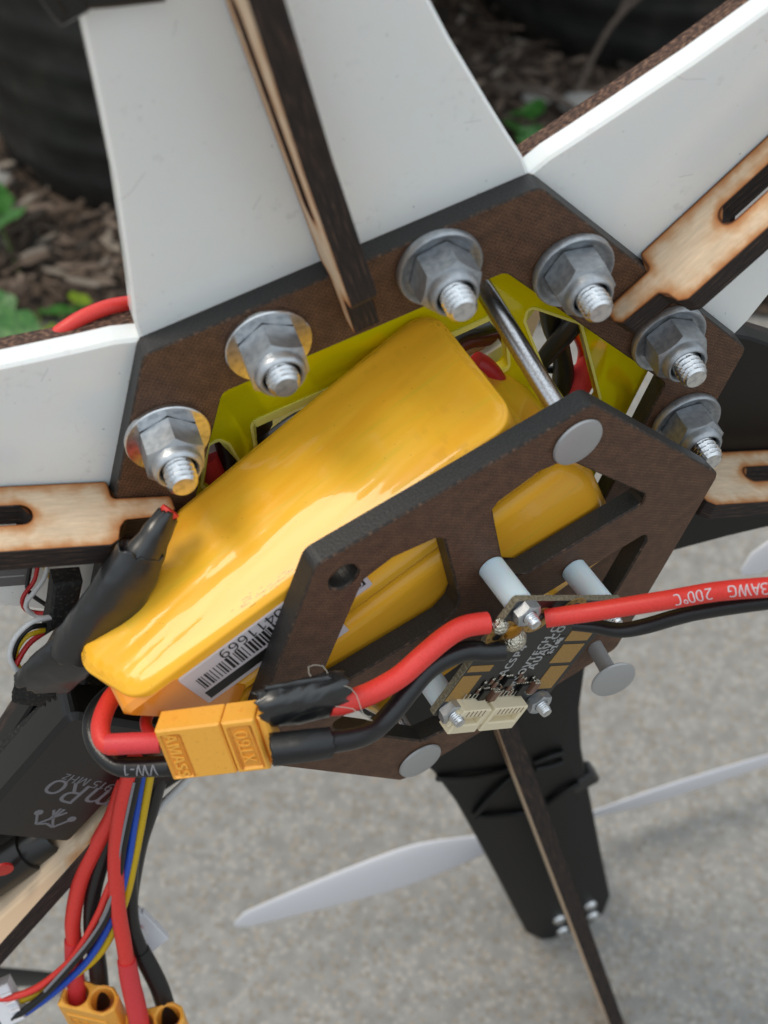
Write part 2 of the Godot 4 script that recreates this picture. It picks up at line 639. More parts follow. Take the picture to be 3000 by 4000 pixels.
func make_materials():
	var m: StandardMaterial3D
	var fine := grey_noise(0.09)
	var coarse := grey_noise(0.02)
	# dark stained fibreboard faces and their charred laser-cut edges
	m = mat("brown_board", Color.WHITE, 0.6)
	tri_tex(m, weave_image(), Vector3(24, 24, 24))
	bump(m, noise_tex(0.11, [Color.BLACK, Color.WHITE], [0.2, 0.9], 512, FastNoiseLite.TYPE_SIMPLEX_SMOOTH, 5), 0.05)
	m = mat("charred_edge", Color.WHITE, 0.5)
	tri_tex(m, noise_tex(0.16, [Color(0.10, 0.098, 0.097), Color(0.155, 0.152, 0.15), Color(0.19, 0.187, 0.183), Color(0.36, 0.35, 0.34)], [0.2, 0.5, 0.75, 1.0], 512, FastNoiseLite.TYPE_SIMPLEX_SMOOTH, 5), Vector3(36, 36, 36))
	bump(m, fine, 0.06)
	m = mat("worn_edge", Color.WHITE, 0.75)
	tri_tex(m, noise_tex(0.05, [Color(0.15, 0.13, 0.12), Color(0.20, 0.16, 0.13), Color(0.30, 0.22, 0.17), Color(0.56, 0.44, 0.35)], [0.3, 0.55, 0.72, 0.95], 512, FastNoiseLite.TYPE_SIMPLEX_SMOOTH, 5), Vector3(40, 40, 40))
	m = mat("ply_core", Color.WHITE, 0.8)
	tri_tex(m, noise_tex(0.06, [Color(0.16, 0.10, 0.08), Color(0.30, 0.21, 0.17), Color(0.46, 0.34, 0.27), Color(0.68, 0.55, 0.42)], [0.25, 0.5, 0.7, 1.0], 512, FastNoiseLite.TYPE_SIMPLEX_SMOOTH, 5), Vector3(50, 50, 18))
	bump(m, fine, 0.2)
	m = mat("burnt_edge", Color.WHITE, 0.7)
	tri_tex(m, noise_tex(0.03, [Color(0.07, 0.05, 0.045), Color(0.13, 0.09, 0.075), Color(0.21, 0.15, 0.12), Color(0.44, 0.32, 0.24)], [0.2, 0.5, 0.72, 1.0], 512, FastNoiseLite.TYPE_SIMPLEX_SMOOTH, 5), Vector3(120, 26, 12))
	bump(m, fine, 0.12)
	# white and black acrylic
	m = mat("white_acrylic", Color.WHITE, 0.14)
	tri_tex(m, scuffed_image(), Vector3(150, 150, 150))
	m.subsurf_scatter_enabled = true
	m.subsurf_scatter_strength = 0.12
	m = mat("black_acrylic", Color(0.075, 0.078, 0.075), 0.42)
	m.metallic_specular = 0.38
	m = mat("yellow_acrylic", Color(1.0, 0.97, 0.06, 0.6), 0.05)
	m.refraction_enabled = true
	m.refraction_scale = 0.05
	m = mat("painted_edge_glow", Color(1.0, 1.0, 0.55), 0.25)  # pale colour that paints the edge glow of the yellow sheet
	# metals
	m = mat("zinc", Color.WHITE, 0.36, 0.85)
	tri_tex(m, noise_tex(0.02, [Color(0.66, 0.68, 0.70), Color(0.73, 0.75, 0.77), Color(0.78, 0.79, 0.80)], [0.1, 0.5, 0.9], 512), Vector3(22, 22, 22))
	bump(m, coarse, 0.02)
	m = mat("bright_zinc", Color.WHITE, 0.24, 1.0)
	tri_tex(m, noise_tex(0.02, [Color(0.74, 0.75, 0.76), Color(0.86, 0.87, 0.88), Color(0.90, 0.90, 0.90)], [0.1, 0.5, 0.9], 512), Vector3(24, 24, 24))
	m = mat("dull_zinc", Color.WHITE, 0.45, 0.8)
	tri_tex(m, noise_tex(0.02, [Color(0.58, 0.60, 0.62), Color(0.65, 0.67, 0.69), Color(0.71, 0.72, 0.73)], [0.1, 0.5, 0.9], 512), Vector3(20, 20, 20))
	bump(m, coarse, 0.03)
	m = mat("steel_rod", Color.WHITE, 0.24, 1.0)
	tri_tex(m, noise_tex(0.05, [Color(0.62, 0.62, 0.63), Color(0.72, 0.72, 0.73), Color(0.76, 0.76, 0.77)], [0.15, 0.5, 0.9], 512), Vector3(20, 20, 20))
	m = mat("rivet_grey", Color(0.66, 0.66, 0.66), 0.38, 0.4)
	bump(m, fine, 0.02)
	m = mat("solder", Color(0.80, 0.78, 0.72), 0.22, 1.0)
	bump(m, coarse, 0.5)
	m.uv1_triplanar = true
	m.uv1_scale = Vector3(120, 120, 120)
	m = mat("flux", Color(0.62, 0.42, 0.10), 0.15, 0.6)
	m = mat("gold_pad", Color.WHITE, 0.4, 0.6)
	tri_tex(m, noise_tex(0.12, [Color(0.45, 0.33, 0.17), Color(0.68, 0.53, 0.29), Color(0.74, 0.59, 0.34)], [0.08, 0.3, 0.9], 256), Vector3(12, 12, 12))
	# battery wrap
	m = mat("battery_wrap", Color.WHITE, 0.22)
	tri_tex(m, wrap_image(), Vector3(130, 65, 65))
	m.clearcoat_enabled = true
	m.metallic_specular = 0.3
	m.clearcoat = 0.34
	m.clearcoat_roughness = 0.03
	m = mat("wrap_fold", Color(0.90, 0.56, 0.10), 0.25)
	m.clearcoat_enabled = true
	m.clearcoat = 0.8
	m.clearcoat_roughness = 0.1
	# plastics and rubber
	for c in [["red_silicone", Color(0.86, 0.22, 0.19), 0.42], ["black_silicone", Color(0.095, 0.098, 0.105), 0.3], ["red_shrink", Color(0.82, 0.22, 0.24), 0.5], ["black_shrink", Color(0.09, 0.092, 0.098), 0.38], ["blue_wire", Color(0.10, 0.30, 0.72), 0.4], ["yellow_wire", Color(0.80, 0.66, 0.03), 0.42], ["white_wire", Color(0.80, 0.80, 0.80), 0.42], ["thin_red_wire", Color(0.72, 0.12, 0.12), 0.42], ["thin_black_wire", Color(0.06, 0.06, 0.065), 0.4], ["grey_print", Color(0.50, 0.50, 0.52), 0.5], ["orange_wire", Color(0.80, 0.36, 0.05), 0.45], ["tan_wire", Color(0.62, 0.50, 0.38), 0.5], ["brown_wire", Color(0.36, 0.12, 0.08), 0.45]]:
		m = mat(c[0], c[1], c[2])
		var k: Color = c[1]
		m.albedo_color = Color.WHITE
		tri_tex(m, noise_tex(0.09, [k.darkened(0.08), k, k.lightened(0.03), k.lerp(Color(0.6, 0.58, 0.55), 0.45)], [0.1, 0.5, 0.86, 1.0], 256, FastNoiseLite.TYPE_SIMPLEX_SMOOTH, 5), Vector3(17, 17, 17))
		bump(m, fine, 0.03)
	m = mat("black_tape", Color.WHITE, 0.3)
	tri_tex(m, noise_tex(0.13, [Color(0.085, 0.088, 0.093), Color(0.10, 0.103, 0.108), Color(0.115, 0.118, 0.122), Color(0.42, 0.42, 0.40)], [0.1, 0.6, 0.82, 1.0], 512, FastNoiseLite.TYPE_SIMPLEX_SMOOTH, 5), Vector3(34, 34, 34))
	m.clearcoat_enabled = true
	m.clearcoat = 0.6
	m.clearcoat_roughness = 0.28
	m = mat("sticky_foam", Color.WHITE, 0.8)
	tri_tex(m, noise_tex(0.06, [Color(0.04, 0.04, 0.04), Color(0.07, 0.07, 0.07), Color(0.36, 0.34, 0.30)], [0.2, 0.6, 0.95], 256, FastNoiseLite.TYPE_SIMPLEX_SMOOTH, 5), Vector3(16, 16, 16))
	m = mat("amber_plastic", Color.WHITE, 0.42)
	tri_tex(m, noise_tex(0.04, [Color(0.72, 0.46, 0.16), Color(0.94, 0.66, 0.25), Color(0.95, 0.67, 0.26)], [0.0, 0.2, 0.9], 512), Vector3(30, 30, 30))
	m.subsurf_scatter_enabled = true
	m.subsurf_scatter_strength = 0.08
	bump(m, fine, 0.02)
	m = mat("nylon", Color(0.84, 0.88, 0.90), 0.35)
	m.subsurf_scatter_enabled = true
	m.subsurf_scatter_strength = 0.3
	m = mat("cream_plastic", Color(0.86, 0.81, 0.69), 0.5)
	m = mat("white_plastic", Color(0.84, 0.84, 0.86), 0.4)
	m = mat("board_mask", Color(0.09, 0.09, 0.09), 0.35)
	m = mat("board_edge", Color.WHITE, 0.7)
	tri_tex(m, noise_tex(0.1, [Color(0.36, 0.33, 0.27), Color(0.55, 0.52, 0.43)], [0.2, 0.8], 256), Vector3(20, 20, 20))
	m = mat("silk_print", Color(0.62, 0.62, 0.62), 0.6)
	m = mat("chip_black", Color(0.05, 0.05, 0.05), 0.4)
	m = mat("chip_brown", Color(0.42, 0.30, 0.24), 0.4)
	m = mat("black_plastic", Color(0.095, 0.093, 0.09), 0.3)
	bump(m, grey_noise(0.2, 256), 0.02)
	m.uv1_triplanar = true
	m.uv1_scale = Vector3(50, 50, 50)
	m = mat("grey_logo", Color(0.44, 0.44, 0.46), 0.5)
	m = mat("paper_label", Color(0.80, 0.78, 0.80), 0.45)
	m = mat("ink", Color(0.035, 0.035, 0.035), 0.5)
	m = mat("prop_white", Color(0.88, 0.88, 0.90), 0.35)
	m = mat("prop_black", Color(0.10, 0.105, 0.105), 0.4)
	m = mat("strap_black", Color(0.03, 0.03, 0.03), 0.6)
	m = mat("fibre", Color(0.62, 0.60, 0.56), 0.9)
	# outdoors
	m = mat("pot_plastic", Color.WHITE, 0.55)
	tri_tex(m, noise_tex(0.02, [Color(0.10, 0.105, 0.10), Color(0.15, 0.155, 0.145), Color(0.22, 0.21, 0.19)], [0.2, 0.6, 1.0], 512), Vector3(300, 120, 300))
	m = mat("soil", Color.WHITE, 0.95)
	tri_tex(m, noise_tex(0.04, [Color(0.14, 0.11, 0.09), Color(0.28, 0.23, 0.19), Color(0.45, 0.38, 0.32)], [0.2, 0.55, 0.9], 512), Vector3(160, 160, 160))
	m = mat("chip", Color.WHITE, 0.85)
	m.vertex_color_use_as_albedo = true
	m = mat("leaf_green", Color.WHITE, 0.45)
	tri_tex(m, noise_tex(0.03, [Color(0.14, 0.32, 0.13), Color(0.22, 0.44, 0.17), Color(0.34, 0.52, 0.22)], [0.2, 0.5, 0.9], 256), Vector3(30, 30, 30))
	m.backlight_enabled = true
	m.backlight = Color(0.25, 0.4, 0.1)
	m = mat("leaf_yellow", Color(0.46, 0.55, 0.14), 0.5)
	m.backlight_enabled = true
	m.backlight = Color(0.3, 0.35, 0.08)
	m = mat("leaf_stem", Color(0.35, 0.42, 0.20), 0.6)
	m = mat("twig_bark", Color.WHITE, 0.9)
	tri_tex(m, noise_tex(0.05, [Color(0.30, 0.26, 0.23), Color(0.45, 0.40, 0.36)], [0.2, 0.8], 256), Vector3(30, 30, 30))
	m = mat("pale_stone", Color(0.62, 0.61, 0.59), 0.8)
	M["birch"] = null

# ---------------------------------------------------------------- ground, pots and plants (metres, world)
func concrete_image() -> ImageTexture:
	var s := 1024
	var im := Image.create(s, s, false, Image.FORMAT_RGB8)
	var a := FastNoiseLite.new()
	a.seed = 3
	a.frequency = 0.012
	a.fractal_octaves = 4
	var b := FastNoiseLite.new()
	b.seed = 5
	b.noise_type = FastNoiseLite.TYPE_CELLULAR
	b.cellular_return_type = FastNoiseLite.RETURN_CELL_VALUE
	b.frequency = 0.055
	b.fractal_type = FastNoiseLite.FRACTAL_NONE
	var c := FastNoiseLite.new()
	c.seed = 9
	c.noise_type = FastNoiseLite.TYPE_CELLULAR
	c.cellular_return_type = FastNoiseLite.RETURN_DISTANCE
	c.frequency = 0.055
	c.fractal_type = FastNoiseLite.FRACTAL_NONE
	b.seed = 9
	for y in s:
		for x in s:
			var tone := 0.545 + a.get_noise_2d(x, y) * 0.06 + a.get_noise_2d(x * 9.0, y * 9.0) * 0.05
			var cell := b.get_noise_2d(x, y)
			var d := c.get_noise_2d(x, y)
			var grain := clampf(0.5 - (d + 0.55) * 1.6, 0.0, 1.0)
			var col := Color(tone, tone * 0.985, tone * 0.955)
			if cell > 0.62:
				col = col.lerp(Color(0.66, 0.64, 0.605), grain * 0.65)
			elif cell < -0.66:
				col = col.lerp(Color(0.50, 0.455, 0.40), grain * 0.6)
			elif cell > 0.35:
				col = col.lerp(Color(0.60, 0.55, 0.49), grain * 0.7)
			im.set_pixel(x, y, col)
	return ImageTexture.create_from_image(im)

func build_ground():
	var m := mat("concrete", Color.WHITE, 0.85)
	tri_tex(m, concrete_image(), Vector3(140, 140, 140), true)
	bump(m, grey_noise(0.08), 0.5)
	var st := begin()
	var up := Vector3.UP
	var z := Vector2.ZERO
	quad(st, [Vector3(-40, 0, -40), Vector3(40, 0, -40), Vector3(40, 0, 40), Vector3(-40, 0, 40)], [up, up, up, up], [z, z, z, z])
	struct("concrete_ground", st.commit(), m)
	# the planting bed behind the pad: a lumpy sheet of soil with a ragged edge
	st = begin()
	var n := FastNoiseLite.new()
	n.seed = 21
	n.frequency = 9.0
	var cols := 60
	var rows := 30
	var g := func(i, k):
		var x: float = -1.2 + 2.4 * i / cols
		var zz: float = -0.605 - 1.6 * k / rows
		if k == 0: zz += n.get_noise_2d(x * 3.0, 5.0) * 0.02
		return Vector3(x, 0.004 + (0.006 + n.get_noise_2d(x, zz) * 0.006 if k > 0 else 0.0), zz)
	for i in cols:
		for k in rows:
			quad(st, [g.call(i, k), g.call(i + 1, k), g.call(i + 1, k + 1), g.call(i, k + 1)], [up, up, up, up], [z, z, z, z])
	struct("soil_bed", st.commit(), M.soil)
	# wood chips and leaf litter, nobody could count them
	var mm_ := MultiMesh.new()
	mm_.transform_format = MultiMesh.TRANSFORM_3D
	mm_.use_colors = true
	mm_.mesh = plate(round_corners(v2([-10, -2, 2, -3, 11, -0.6, 4, 2.6, -9, 2]), 0.0004, 1), [], -0.0007, 0.0007, 0.0003)
	mm_.mesh.surface_set_material(0, M.chip)
	mm_.instance_count = 14000
	var tones := [Color(0.05, 0.032, 0.022), Color(0.085, 0.058, 0.04), Color(0.13, 0.09, 0.065), Color(0.17, 0.125, 0.095), Color(0.03, 0.022, 0.016), Color(0.24, 0.20, 0.16)]
	for i in mm_.instance_count:
		var p := Vector3(rng.randf_range(-0.55, 0.6), rng.randf_range(0.006, 0.022), -0.605 - 0.75 * rng.randf())
		var b := Basis.from_euler(Vector3(-PI / 2 + rng.randf_range(-0.6, 0.6), rng.randf_range(0, TAU), rng.randf_range(-0.6, 0.6)))
		var s := rng.randf_range(0.3, 1.05)
		mm_.set_instance_transform(i, Transform3D(b.scaled(Vector3(s, s, s)), p))
		mm_.set_instance_color(i, tones[rng.randi() % tones.size()] * rng.randf_range(0.8, 1.2))
	var mi := MultiMeshInstance3D.new()
	mi.name = "mulch"
	mi.multimesh = mm_
	mi.material_override = M.chip
	mi.set_meta("kind", "stuff")
	mi.set_meta("label", "brown wood chips and leaf litter in the planting bed")
	add_child(mi)

func build_pots():
	var spots := [[-0.122, -0.802, 0.122, "dark plastic nursery pot behind the left side of the white top arm"], [0.19, -0.965, 0.130, "dark plastic nursery pot behind the twig in the upper right"], [-0.02, -1.12, 0.13, "dark plastic nursery pot farthest back behind the other two pots"]]
	for s in spots:
		var r: float = s[2] * 1000.0
		var o := thing("plant_pot", s[3], "plant pot", Transform3D(Basis(Vector3.RIGHT, -PI / 2), Vector3(s[0], 0.004, s[1])), "dark nursery pots in the bed")
		var prof := [r * 0.5, 0.0, r * 0.97, 0.0, r, 4.0]
		for k in 9:
			prof.append_array([r + 2.0 + k * 3.0, 20.0 + k * 26.0, r + 3.6 + k * 3.0, 23.0 + k * 26.0, r + 3.6 + k * 3.0, 30.0 + k * 26.0, r + 3.0 + k * 3.0, 33.0 + k * 26.0])
		prof.append_array([r + 34.0, 262.0, r + 40.0, 264.0, r + 40.0, 284.0, r + 34.0, 286.0, r + 32.0, 270.0])
		part("pot_wall", lathe(prof, 64), M.pot_plastic, o)
		part("potting_soil", lathe([r + 32.0, 262.0, 0.1, 268.0], 40), M.soil, o)

func leaf_mesh(r: float, lobes: int, cup: float) -> ArrayMesh:
	var st := begin()
	var n := 36
	var rings := 4
	var g := func(i, k):
		var a: float = TAU * k / n
		var rr: float = r * i / rings * (1.0 + 0.06 * sin(a * lobes) + 0.04 * sin(a * 2.0 + 1.0))
		return Vector3(cos(a) * rr, cup * (float(i) / rings) ** 2 * r + 0.05 * r * sin(a * lobes) * i / rings, sin(a) * rr)
	for i in rings:
		for k in n:
			quad(st, [g.call(i, k), g.call(i, k + 1), g.call(i + 1, k + 1), g.call(i + 1, k)], [Vector3.UP, Vector3.UP, Vector3.UP, Vector3.UP], [Vector2.ZERO, Vector2.ZERO, Vector2.ZERO, Vector2.ZERO])
	st.generate_normals()
	return st.commit()

func build_plants():
	# low plant with round leaves at the left of the bed
	var leaves := [[-0.2144, 0.0300, -0.6505, 0.0170, 0, 0.5], [-0.1719, 0.0220, -0.5862, 0.0115, 0, 0.4], [-0.1618, 0.0300, -0.5869, 0.0065, 1, 0.3], [-0.1939, 0.0200, -0.5721, 0.0130, 0, 0.7], [-0.2236, 0.0300, -0.6739, 0.0120, 0, 0.2], [-0.1795, 0.0120, -0.5750, 0.0100, 1, 0.6], [-0.2092, 0.0180, -0.5950, 0.0100, 0, 0.1], [-0.1611, 0.0120, -0.5811, 0.0080, 0, 0.8]]
	var o := thing("low_leafy_plant", "low green plant with round leaves in the mulch left of the drone", "plant", Transform3D(Basis.IDENTITY, Vector3(-0.2, 0.006, -0.625)))
	for l in leaves:
		var c := Vector3(l[0], l[1], l[2]) - o.position
		part("leaf", leaf_mesh(l[3], 5, 0.12), M.leaf_green if l[4] == 0 else M.leaf_yellow, o, Transform3D(Basis.from_euler(Vector3(0.5 * l[5] + 0.25, l[5] * 9.0, 0.2)), c))
		part("stem", tube(PackedVector3Array([Vector3(c.x * 0.4, 0, c.z * 0.4), Vector3(c.x * 0.8, c.y * 0.5, c.z * 0.8), c]), 0.9, 8), M.leaf_stem, o)
	var s := thing("seedling", "small green seedling in the mulch between the two white arms", "plant", Transform3D(Basis.IDENTITY, Vector3(0.086, 0.006, -0.752)))
	for k in 5:
		var a := k * 1.4
		part("leaf", leaf_mesh(0.008, 3, 0.2), M.leaf_green, s, Transform3D(Basis.from_euler(Vector3(0.4, a, 0.3)), Vector3(cos(a) * 0.007, 0.012 + k * 0.004, sin(a) * 0.007)))
		part("stem", tube(PackedVector3Array([Vector3.ZERO, Vector3(cos(a) * 0.004, 0.008, sin(a) * 0.004), Vector3(cos(a) * 0.007, 0.012 + k * 0.004, sin(a) * 0.007)]), 0.5, 6), M.leaf_stem, s)
	var t := thing("twig", "bare forked grey twig leaning in front of the dark pot", "twig", Transform3D(Basis.IDENTITY, Vector3(0.120, 0.012, -0.800)))
	part("main_branch", tube(PackedVector3Array([Vector3(-0.005, -0.008, 0.012), Vector3(0.006, 0.02, 0.0), Vector3(0.020, 0.052, -0.004), Vector3(0.040, 0.074, -0.006), Vector3(0.064, 0.088, -0.004), Vector3(0.12, 0.112, 0.0)]), [1.9, 1.9, 1.9, 1.6, 1.5, 1.2], 10), M.twig_bark, t)
	part("side_branch", tube(PackedVector3Array([Vector3(0.022, 0.055, -0.004), Vector3(0.029, 0.076, -0.006), Vector3(0.033, 0.10, -0.008), Vector3(0.035, 0.14, -0.01)]), [1.5, 1.3, 1.2, 0.9], 10), M.twig_bark, t)
	var d := thing("fallen_stick", "curved dry stick lying on the mulch below the twig", "stick", Transform3D(Basis.IDENTITY, Vector3(0.10, 0.02, -0.79)))
	part("stick", tube(PackedVector3Array([Vector3(-0.03, 0.0, -0.015), Vector3(-0.005, 0.006, 0.0), Vector3(0.02, 0.0, 0.012), Vector3(0.03, -0.012, 0.03)]), [1.8, 2.4, 2.0, 1.6], 9), M.twig_bark, d)
	var stones := [[0.125, -0.79, 13], [0.098, -0.80, 9], [0.112, -0.757, 8], [0.128, -0.764, 10], [-0.236, -0.71, 14]]
	for i in stones.size():
		var st: Array = stones[i]
		var names := ["largest pale stone in the mulch beside the twig's foot", "small pale stone in the mulch left of the twig", "small pale stone lying nearest the seedling", "pale stone lying right of the seedling near the white arm's edge", "pale stone by the foot of the left pot"]
		var r: float = st[2]
		var so := part("stone", lathe([0.1, 0.0, r * 0.7, r * 0.12, r, r * 0.45, r * 0.82, r * 0.8, r * 0.4, r * 0.98, 0.1, r], 14), M.pale_stone, self, Transform3D(Basis(Vector3.RIGHT, -PI / 2).rotated(Vector3.UP, i * 1.3).scaled(Vector3(1.2, 0.8, 0.9)), Vector3(st[0], 0.012, st[1])))
		tag(so, names[i], "stone", "pale stones in the mulch")

# ---------------------------------------------------------------- the drone
func arm_basis(k: int) -> Basis:              # x outwards along arm k, y to its side, z out of the underside
	return Basis(Vector3(0, 0, 1), deg_to_rad(90.0 - 60.0 * k))

func birch_face(profile: PackedVector2Array, slot: PackedVector2Array, box: Rect2) -> ImageTexture:
	var w := 640
	var h := 144
	var im := Image.create(w, h, false, Image.FORMAT_RGB8)
	var n := FastNoiseLite.new()
	n.seed = 4
	n.frequency = 0.03
	var g := FastNoiseLite.new()
	g.seed = 8
	g.frequency = 0.05
	var segs := []
	for poly in [profile, slot]:
		for i in poly.size(): segs.append([poly[i], poly[(i + 1) % poly.size()]])
	for y in h:
		for x in w:
			var p := box.position + Vector2(float(x) / w, float(y) / h) * box.size
			var d := 1.0
			for s in segs:
				d = min(d, p.distance_to(Geometry2D.get_closest_point_to_segment(p, s[0], s[1])))
			d *= 1000.0
			var grain := n.get_noise_2d(x * 0.35, y * 3.0) * 0.5 + n.get_noise_2d(x * 1.2 + 300.0, y * 7.0) * 0.3
			var reach := 1.3 + g.get_noise_2d(x * 0.5, y * 0.5) * 1.3
			var col := Color(0.84, 0.75, 0.64) * (1.0 + grain * 0.13)
			var b := exp(-d / max(0.35, reach))
			col = col.lerp(Color(0.66, 0.38, 0.16), clampf(b * 1.1, 0.0, 1.0))
			col = col.lerp(Color(0.20, 0.11, 0.06), clampf((0.42 - d) * 1.8, 0.0, 0.85))
			im.set_pixel(x, y, Color(col.r, col.g, col.b))
	return ImageTexture.create_from_image(im)

func build_drone():
	var o := thing("hexacopter", "hexacopter frame of dark wood with white and black arms standing on edge", "drone", drone)
	# hub plate: a hexagonal ring of dark board
	var R := 80.2
	var hexa := func(r, dx := 0.0):
		var a := []
		for k in 6: a.append_array([r * cos(TAU * k / 6.0) + dx, r * sin(TAU * k / 6.0)])
		return v2(a)
	var bolt_spots := []
	for k in 6:
		for s in [-1, 1]:
			var e := arm_basis(k)
			bolt_spots.append([e * mm(61.0, -17.6 * s, 0), k, s])
	part("hub_plate", plate(round_corners(hexa.call(R), 0.003), [round_corners(hexa.call(60.2), 0.0025)], -0.0048, 0.0, 0.00035), [M.brown_board, M.charred_edge, M.worn_edge], o)
	# arms
	var half := [86.0, 49.8, 92.0, 49.0, 100.0, 46.6, 110.0, 43.8, 130.0, 38.4, 150.0, 34.0, 170.0, 29.8, 200.0, 26.8, 240.0, 25.2, 300.0, 23.4, 356.0, 22.0, 372.0, 17.0, 378.0, 10.0]
	var outline := []
	var core := []
	for i in range(0, half.size(), 2):
		outline.append_array([half[i] * 0.8, half[i + 1] * 0.8])
		core.append_array([half[i] * 0.8 - 4.0, half[i + 1] * 0.8 + 0.5])
	for i in range(half.size() - 2, -1, -2):
		outline.append_array([half[i] * 0.8, -half[i + 1] * 0.8])
		core.append_array([half[i] * 0.8 - 4.0, -half[i + 1] * 0.8 - 0.5])
	var panel_mesh := plate(v2(outline), [], -0.0096, -0.0049, 0.0006)
	var core_mesh := plate(v2(core), [], -0.0135, -0.0097, 0.0002)
	for k in 6:
		var white: bool = k == 0 or k == 1 or k == 5
		var a := group_part("arm", o, Transform3D(arm_basis(k), Vector3.ZERO))
		a.set_meta("label", "white acrylic arm" if white else "black acrylic arm")
		part("panel", panel_mesh, M.white_acrylic if white else M.black_acrylic, a)
		part("plywood_core", core_mesh, [M.ply_core if white else M.burnt_edge], a)
	# landing legs: slotted birch blades standing on the arms
	var prof := v2([57.8, 0.3, 70.1, 0.3, 70.1, -4.6, 124, -4.6, 310, 24, 310, 39.5, 104, 13.0, 72.8, 13.0, 70.9, 11.6, 70.0, 8.4, 68.6, 6.6, 59.2, 6.1, 57.8, 4.2])
	prof = round_corners(prof, 0.0009, 3)
	var slot := round_corners(rect(86.8, 1.0, 132, 5.9), 0.0024, 6)
	var box := Rect2(0.055, -0.006, 0.08, 0.021)
	var birch := mat("birch_face", Color.WHITE, 0.62)
	birch.albedo_texture = birch_face(ccw(prof), slot, box)
	birch.texture_repeat = false
	var leg_mesh := plate(prof, [slot], -0.0026, 0.0026, 0.0002, box)
	for k in 6:
		var e := arm_basis(k)
		part("landing_leg", leg_mesh, [birch, M.burnt_edge, M.burnt_edge], o, Transform3D(Basis(e.x, e.z, -e.y) * Basis(Vector3(1, 0, 0), 0.065 if k == 0 else 0.0), Vector3.ZERO))
	# bolts through the hub plate
	var nut := hex_nut(11.1, 6.7, 2.3, 3.7)
	var stud := threaded(3.2, 14.4, 1.27, 0.62)
	var flat_washer := lathe([3.3, 0.0, 8.4, 0.0, 8.6, 0.2, 8.6, 1.1, 8.4, 1.3, 3.3, 1.3], 48)
	var dished := lathe([3.3, 0.0, 8.2, 0.0, 8.6, 0.6, 8.6, 1.8, 8.3, 2.2, 7.9, 2.15, 7.3, 1.5, 6.7, 1.2, 3.3, 1.2], 48)
	var placed := [[-43.5,47.6, 1, 0.2, 0.0], [-18.1,60.0, 1, 0.45, -1.6], [17.5,61.7, 0, 0.1, 0.0], [43.2,46.6, 0, 0.75, 0.0], [61.5,15.6, 0, 0.4, 0.0], [63.6,-14.9, 0, 0.9, 0.0]]
	for b in placed:
		var bo := group_part("bolt", o, at_mm(b[0], b[1], 0.05))
		part("washer", flat_washer if b[2] == 1 else dished, M.bright_zinc if b[2] == 1 else M.dull_zinc, bo)
		part("lock_nut", nut, M.zinc if b[2] == 1 else M.dull_zinc, bo, Transform3D(Basis(Vector3(0, 0, 1), b[3]), mm(0, 0, 1.35)))
		part("threaded_shaft", stud, M.bright_zinc, bo, at_mm(0, 0, b[4]))
	# fluorescent yellow sheet behind the ring; pale strips paint the glow round its slots
	var slot_a := round_corners(v2([-28, 28.4, 26.9, 29.5, 29.6, 20.8, 28.6, 11.9, 22.3, 13, -23, 12.4, -30.3, 16.3]), 0.0015)
	var slot_b := round_corners(v2([36.2, 27.7, 46.6, 16.2, 48.1, -11, 42.3, -15.1, 36.8, 6, 34.8, 24.3]), 0.0015)
	var slot_c := round_corners(v2([-38.5, 27.1, -36.2, 27.6, -34.7, 25.1, -34.4, 18.9, -38.4, 12.1, -43.9, 15.8]), 0.001)
	part("yellow_sheet", plate(hexa.call(66.0), [slot_a, slot_b, slot_c], -0.0150, -0.0120, 0.0003), [M.yellow_acrylic, mat("yellow_sheet_rim", Color(0.72, 0.66, 0.05), 0.4), M.yellow_acrylic], o)
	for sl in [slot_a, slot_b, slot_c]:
		part("painted_glow_frame", plate(inset(ccw(sl), -0.0006), [sl], -0.0120, -0.0118, 0.0), M.painted_edge_glow, o)  # flat frames laid on the sheet, edge glow put into their colour
	part("painted_glow_strip", plate(v2([-27.5, 29, 27, 30.4, 26.9, 29, -27.5, 27]), [], -0.0119, -0.0116, 0.0), M.painted_edge_glow, o)  # added wider strip, painted glow along the top of the long slot
	for k in [0, 5]:
		part("arm_root", plate(v2([42, -15, 68, -27, 68, 27, 42, 15]), [], -0.0190, -0.0160, 0.0002), M.white_plastic, o, Transform3D(arm_basis(k), Vector3.ZERO))
	part("top_plate", plate(hexa.call(50.0), [], -0.043, -0.040, 0.0003), M.white_acrylic, o)
	# straps round the lower black arm and the four motor screws at its end
	var e3 := arm_basis(3)
	for s in [[-23.3, -139.5, -4.8, -22.7, -139.2, -4, -13.4, -145.9, -3.6, -1.9, -151.9, -4], [-17.3, -171.7, -4.8, -16.5, -170.1, -4, -10.5, -163, -3.7, -2.3, -157, -4], [-17.1, -175.2, -4.8, -16.2, -174.4, -4, -9.8, -179.2, -3.7, -2.3, -184.8, -4], [5.3, -158.5, -4, 10.9, -160.7, -3.7, 14.5, -161.4, -4], [5.7, -185.2, -4, 11.6, -181.2, -3.7, 17.4, -180.4, -4], [5.5, -154.1, -4, 11, -154, -3.7, 15.2, -155.7, -4]]:
		part("strap", tube(v3(s), 1.0, 8), M.strap_black, o)
	part("strap_buckle", block(-5, -4, -4.5, 5, 4, 1.5, 1.0, 1.2), M.black_plastic, o, Transform3D(Basis(Vector3(0, 0, 1), 0.2), v3([19.2, -183.3, -5.6])[0]))
	for s in [[-4, -284], [-4.3, -296.4], [9.1, -283.6], [8.7, -294.6]]:
		part("motor_screw", lathe([2.6, 0.0, 2.6, 0.6, 2.0, 1.5, 0.9, 2.0, 0.05, 2.1], 18), M.bright_zinc, o, at_mm(s[0], s[1], -4.85))
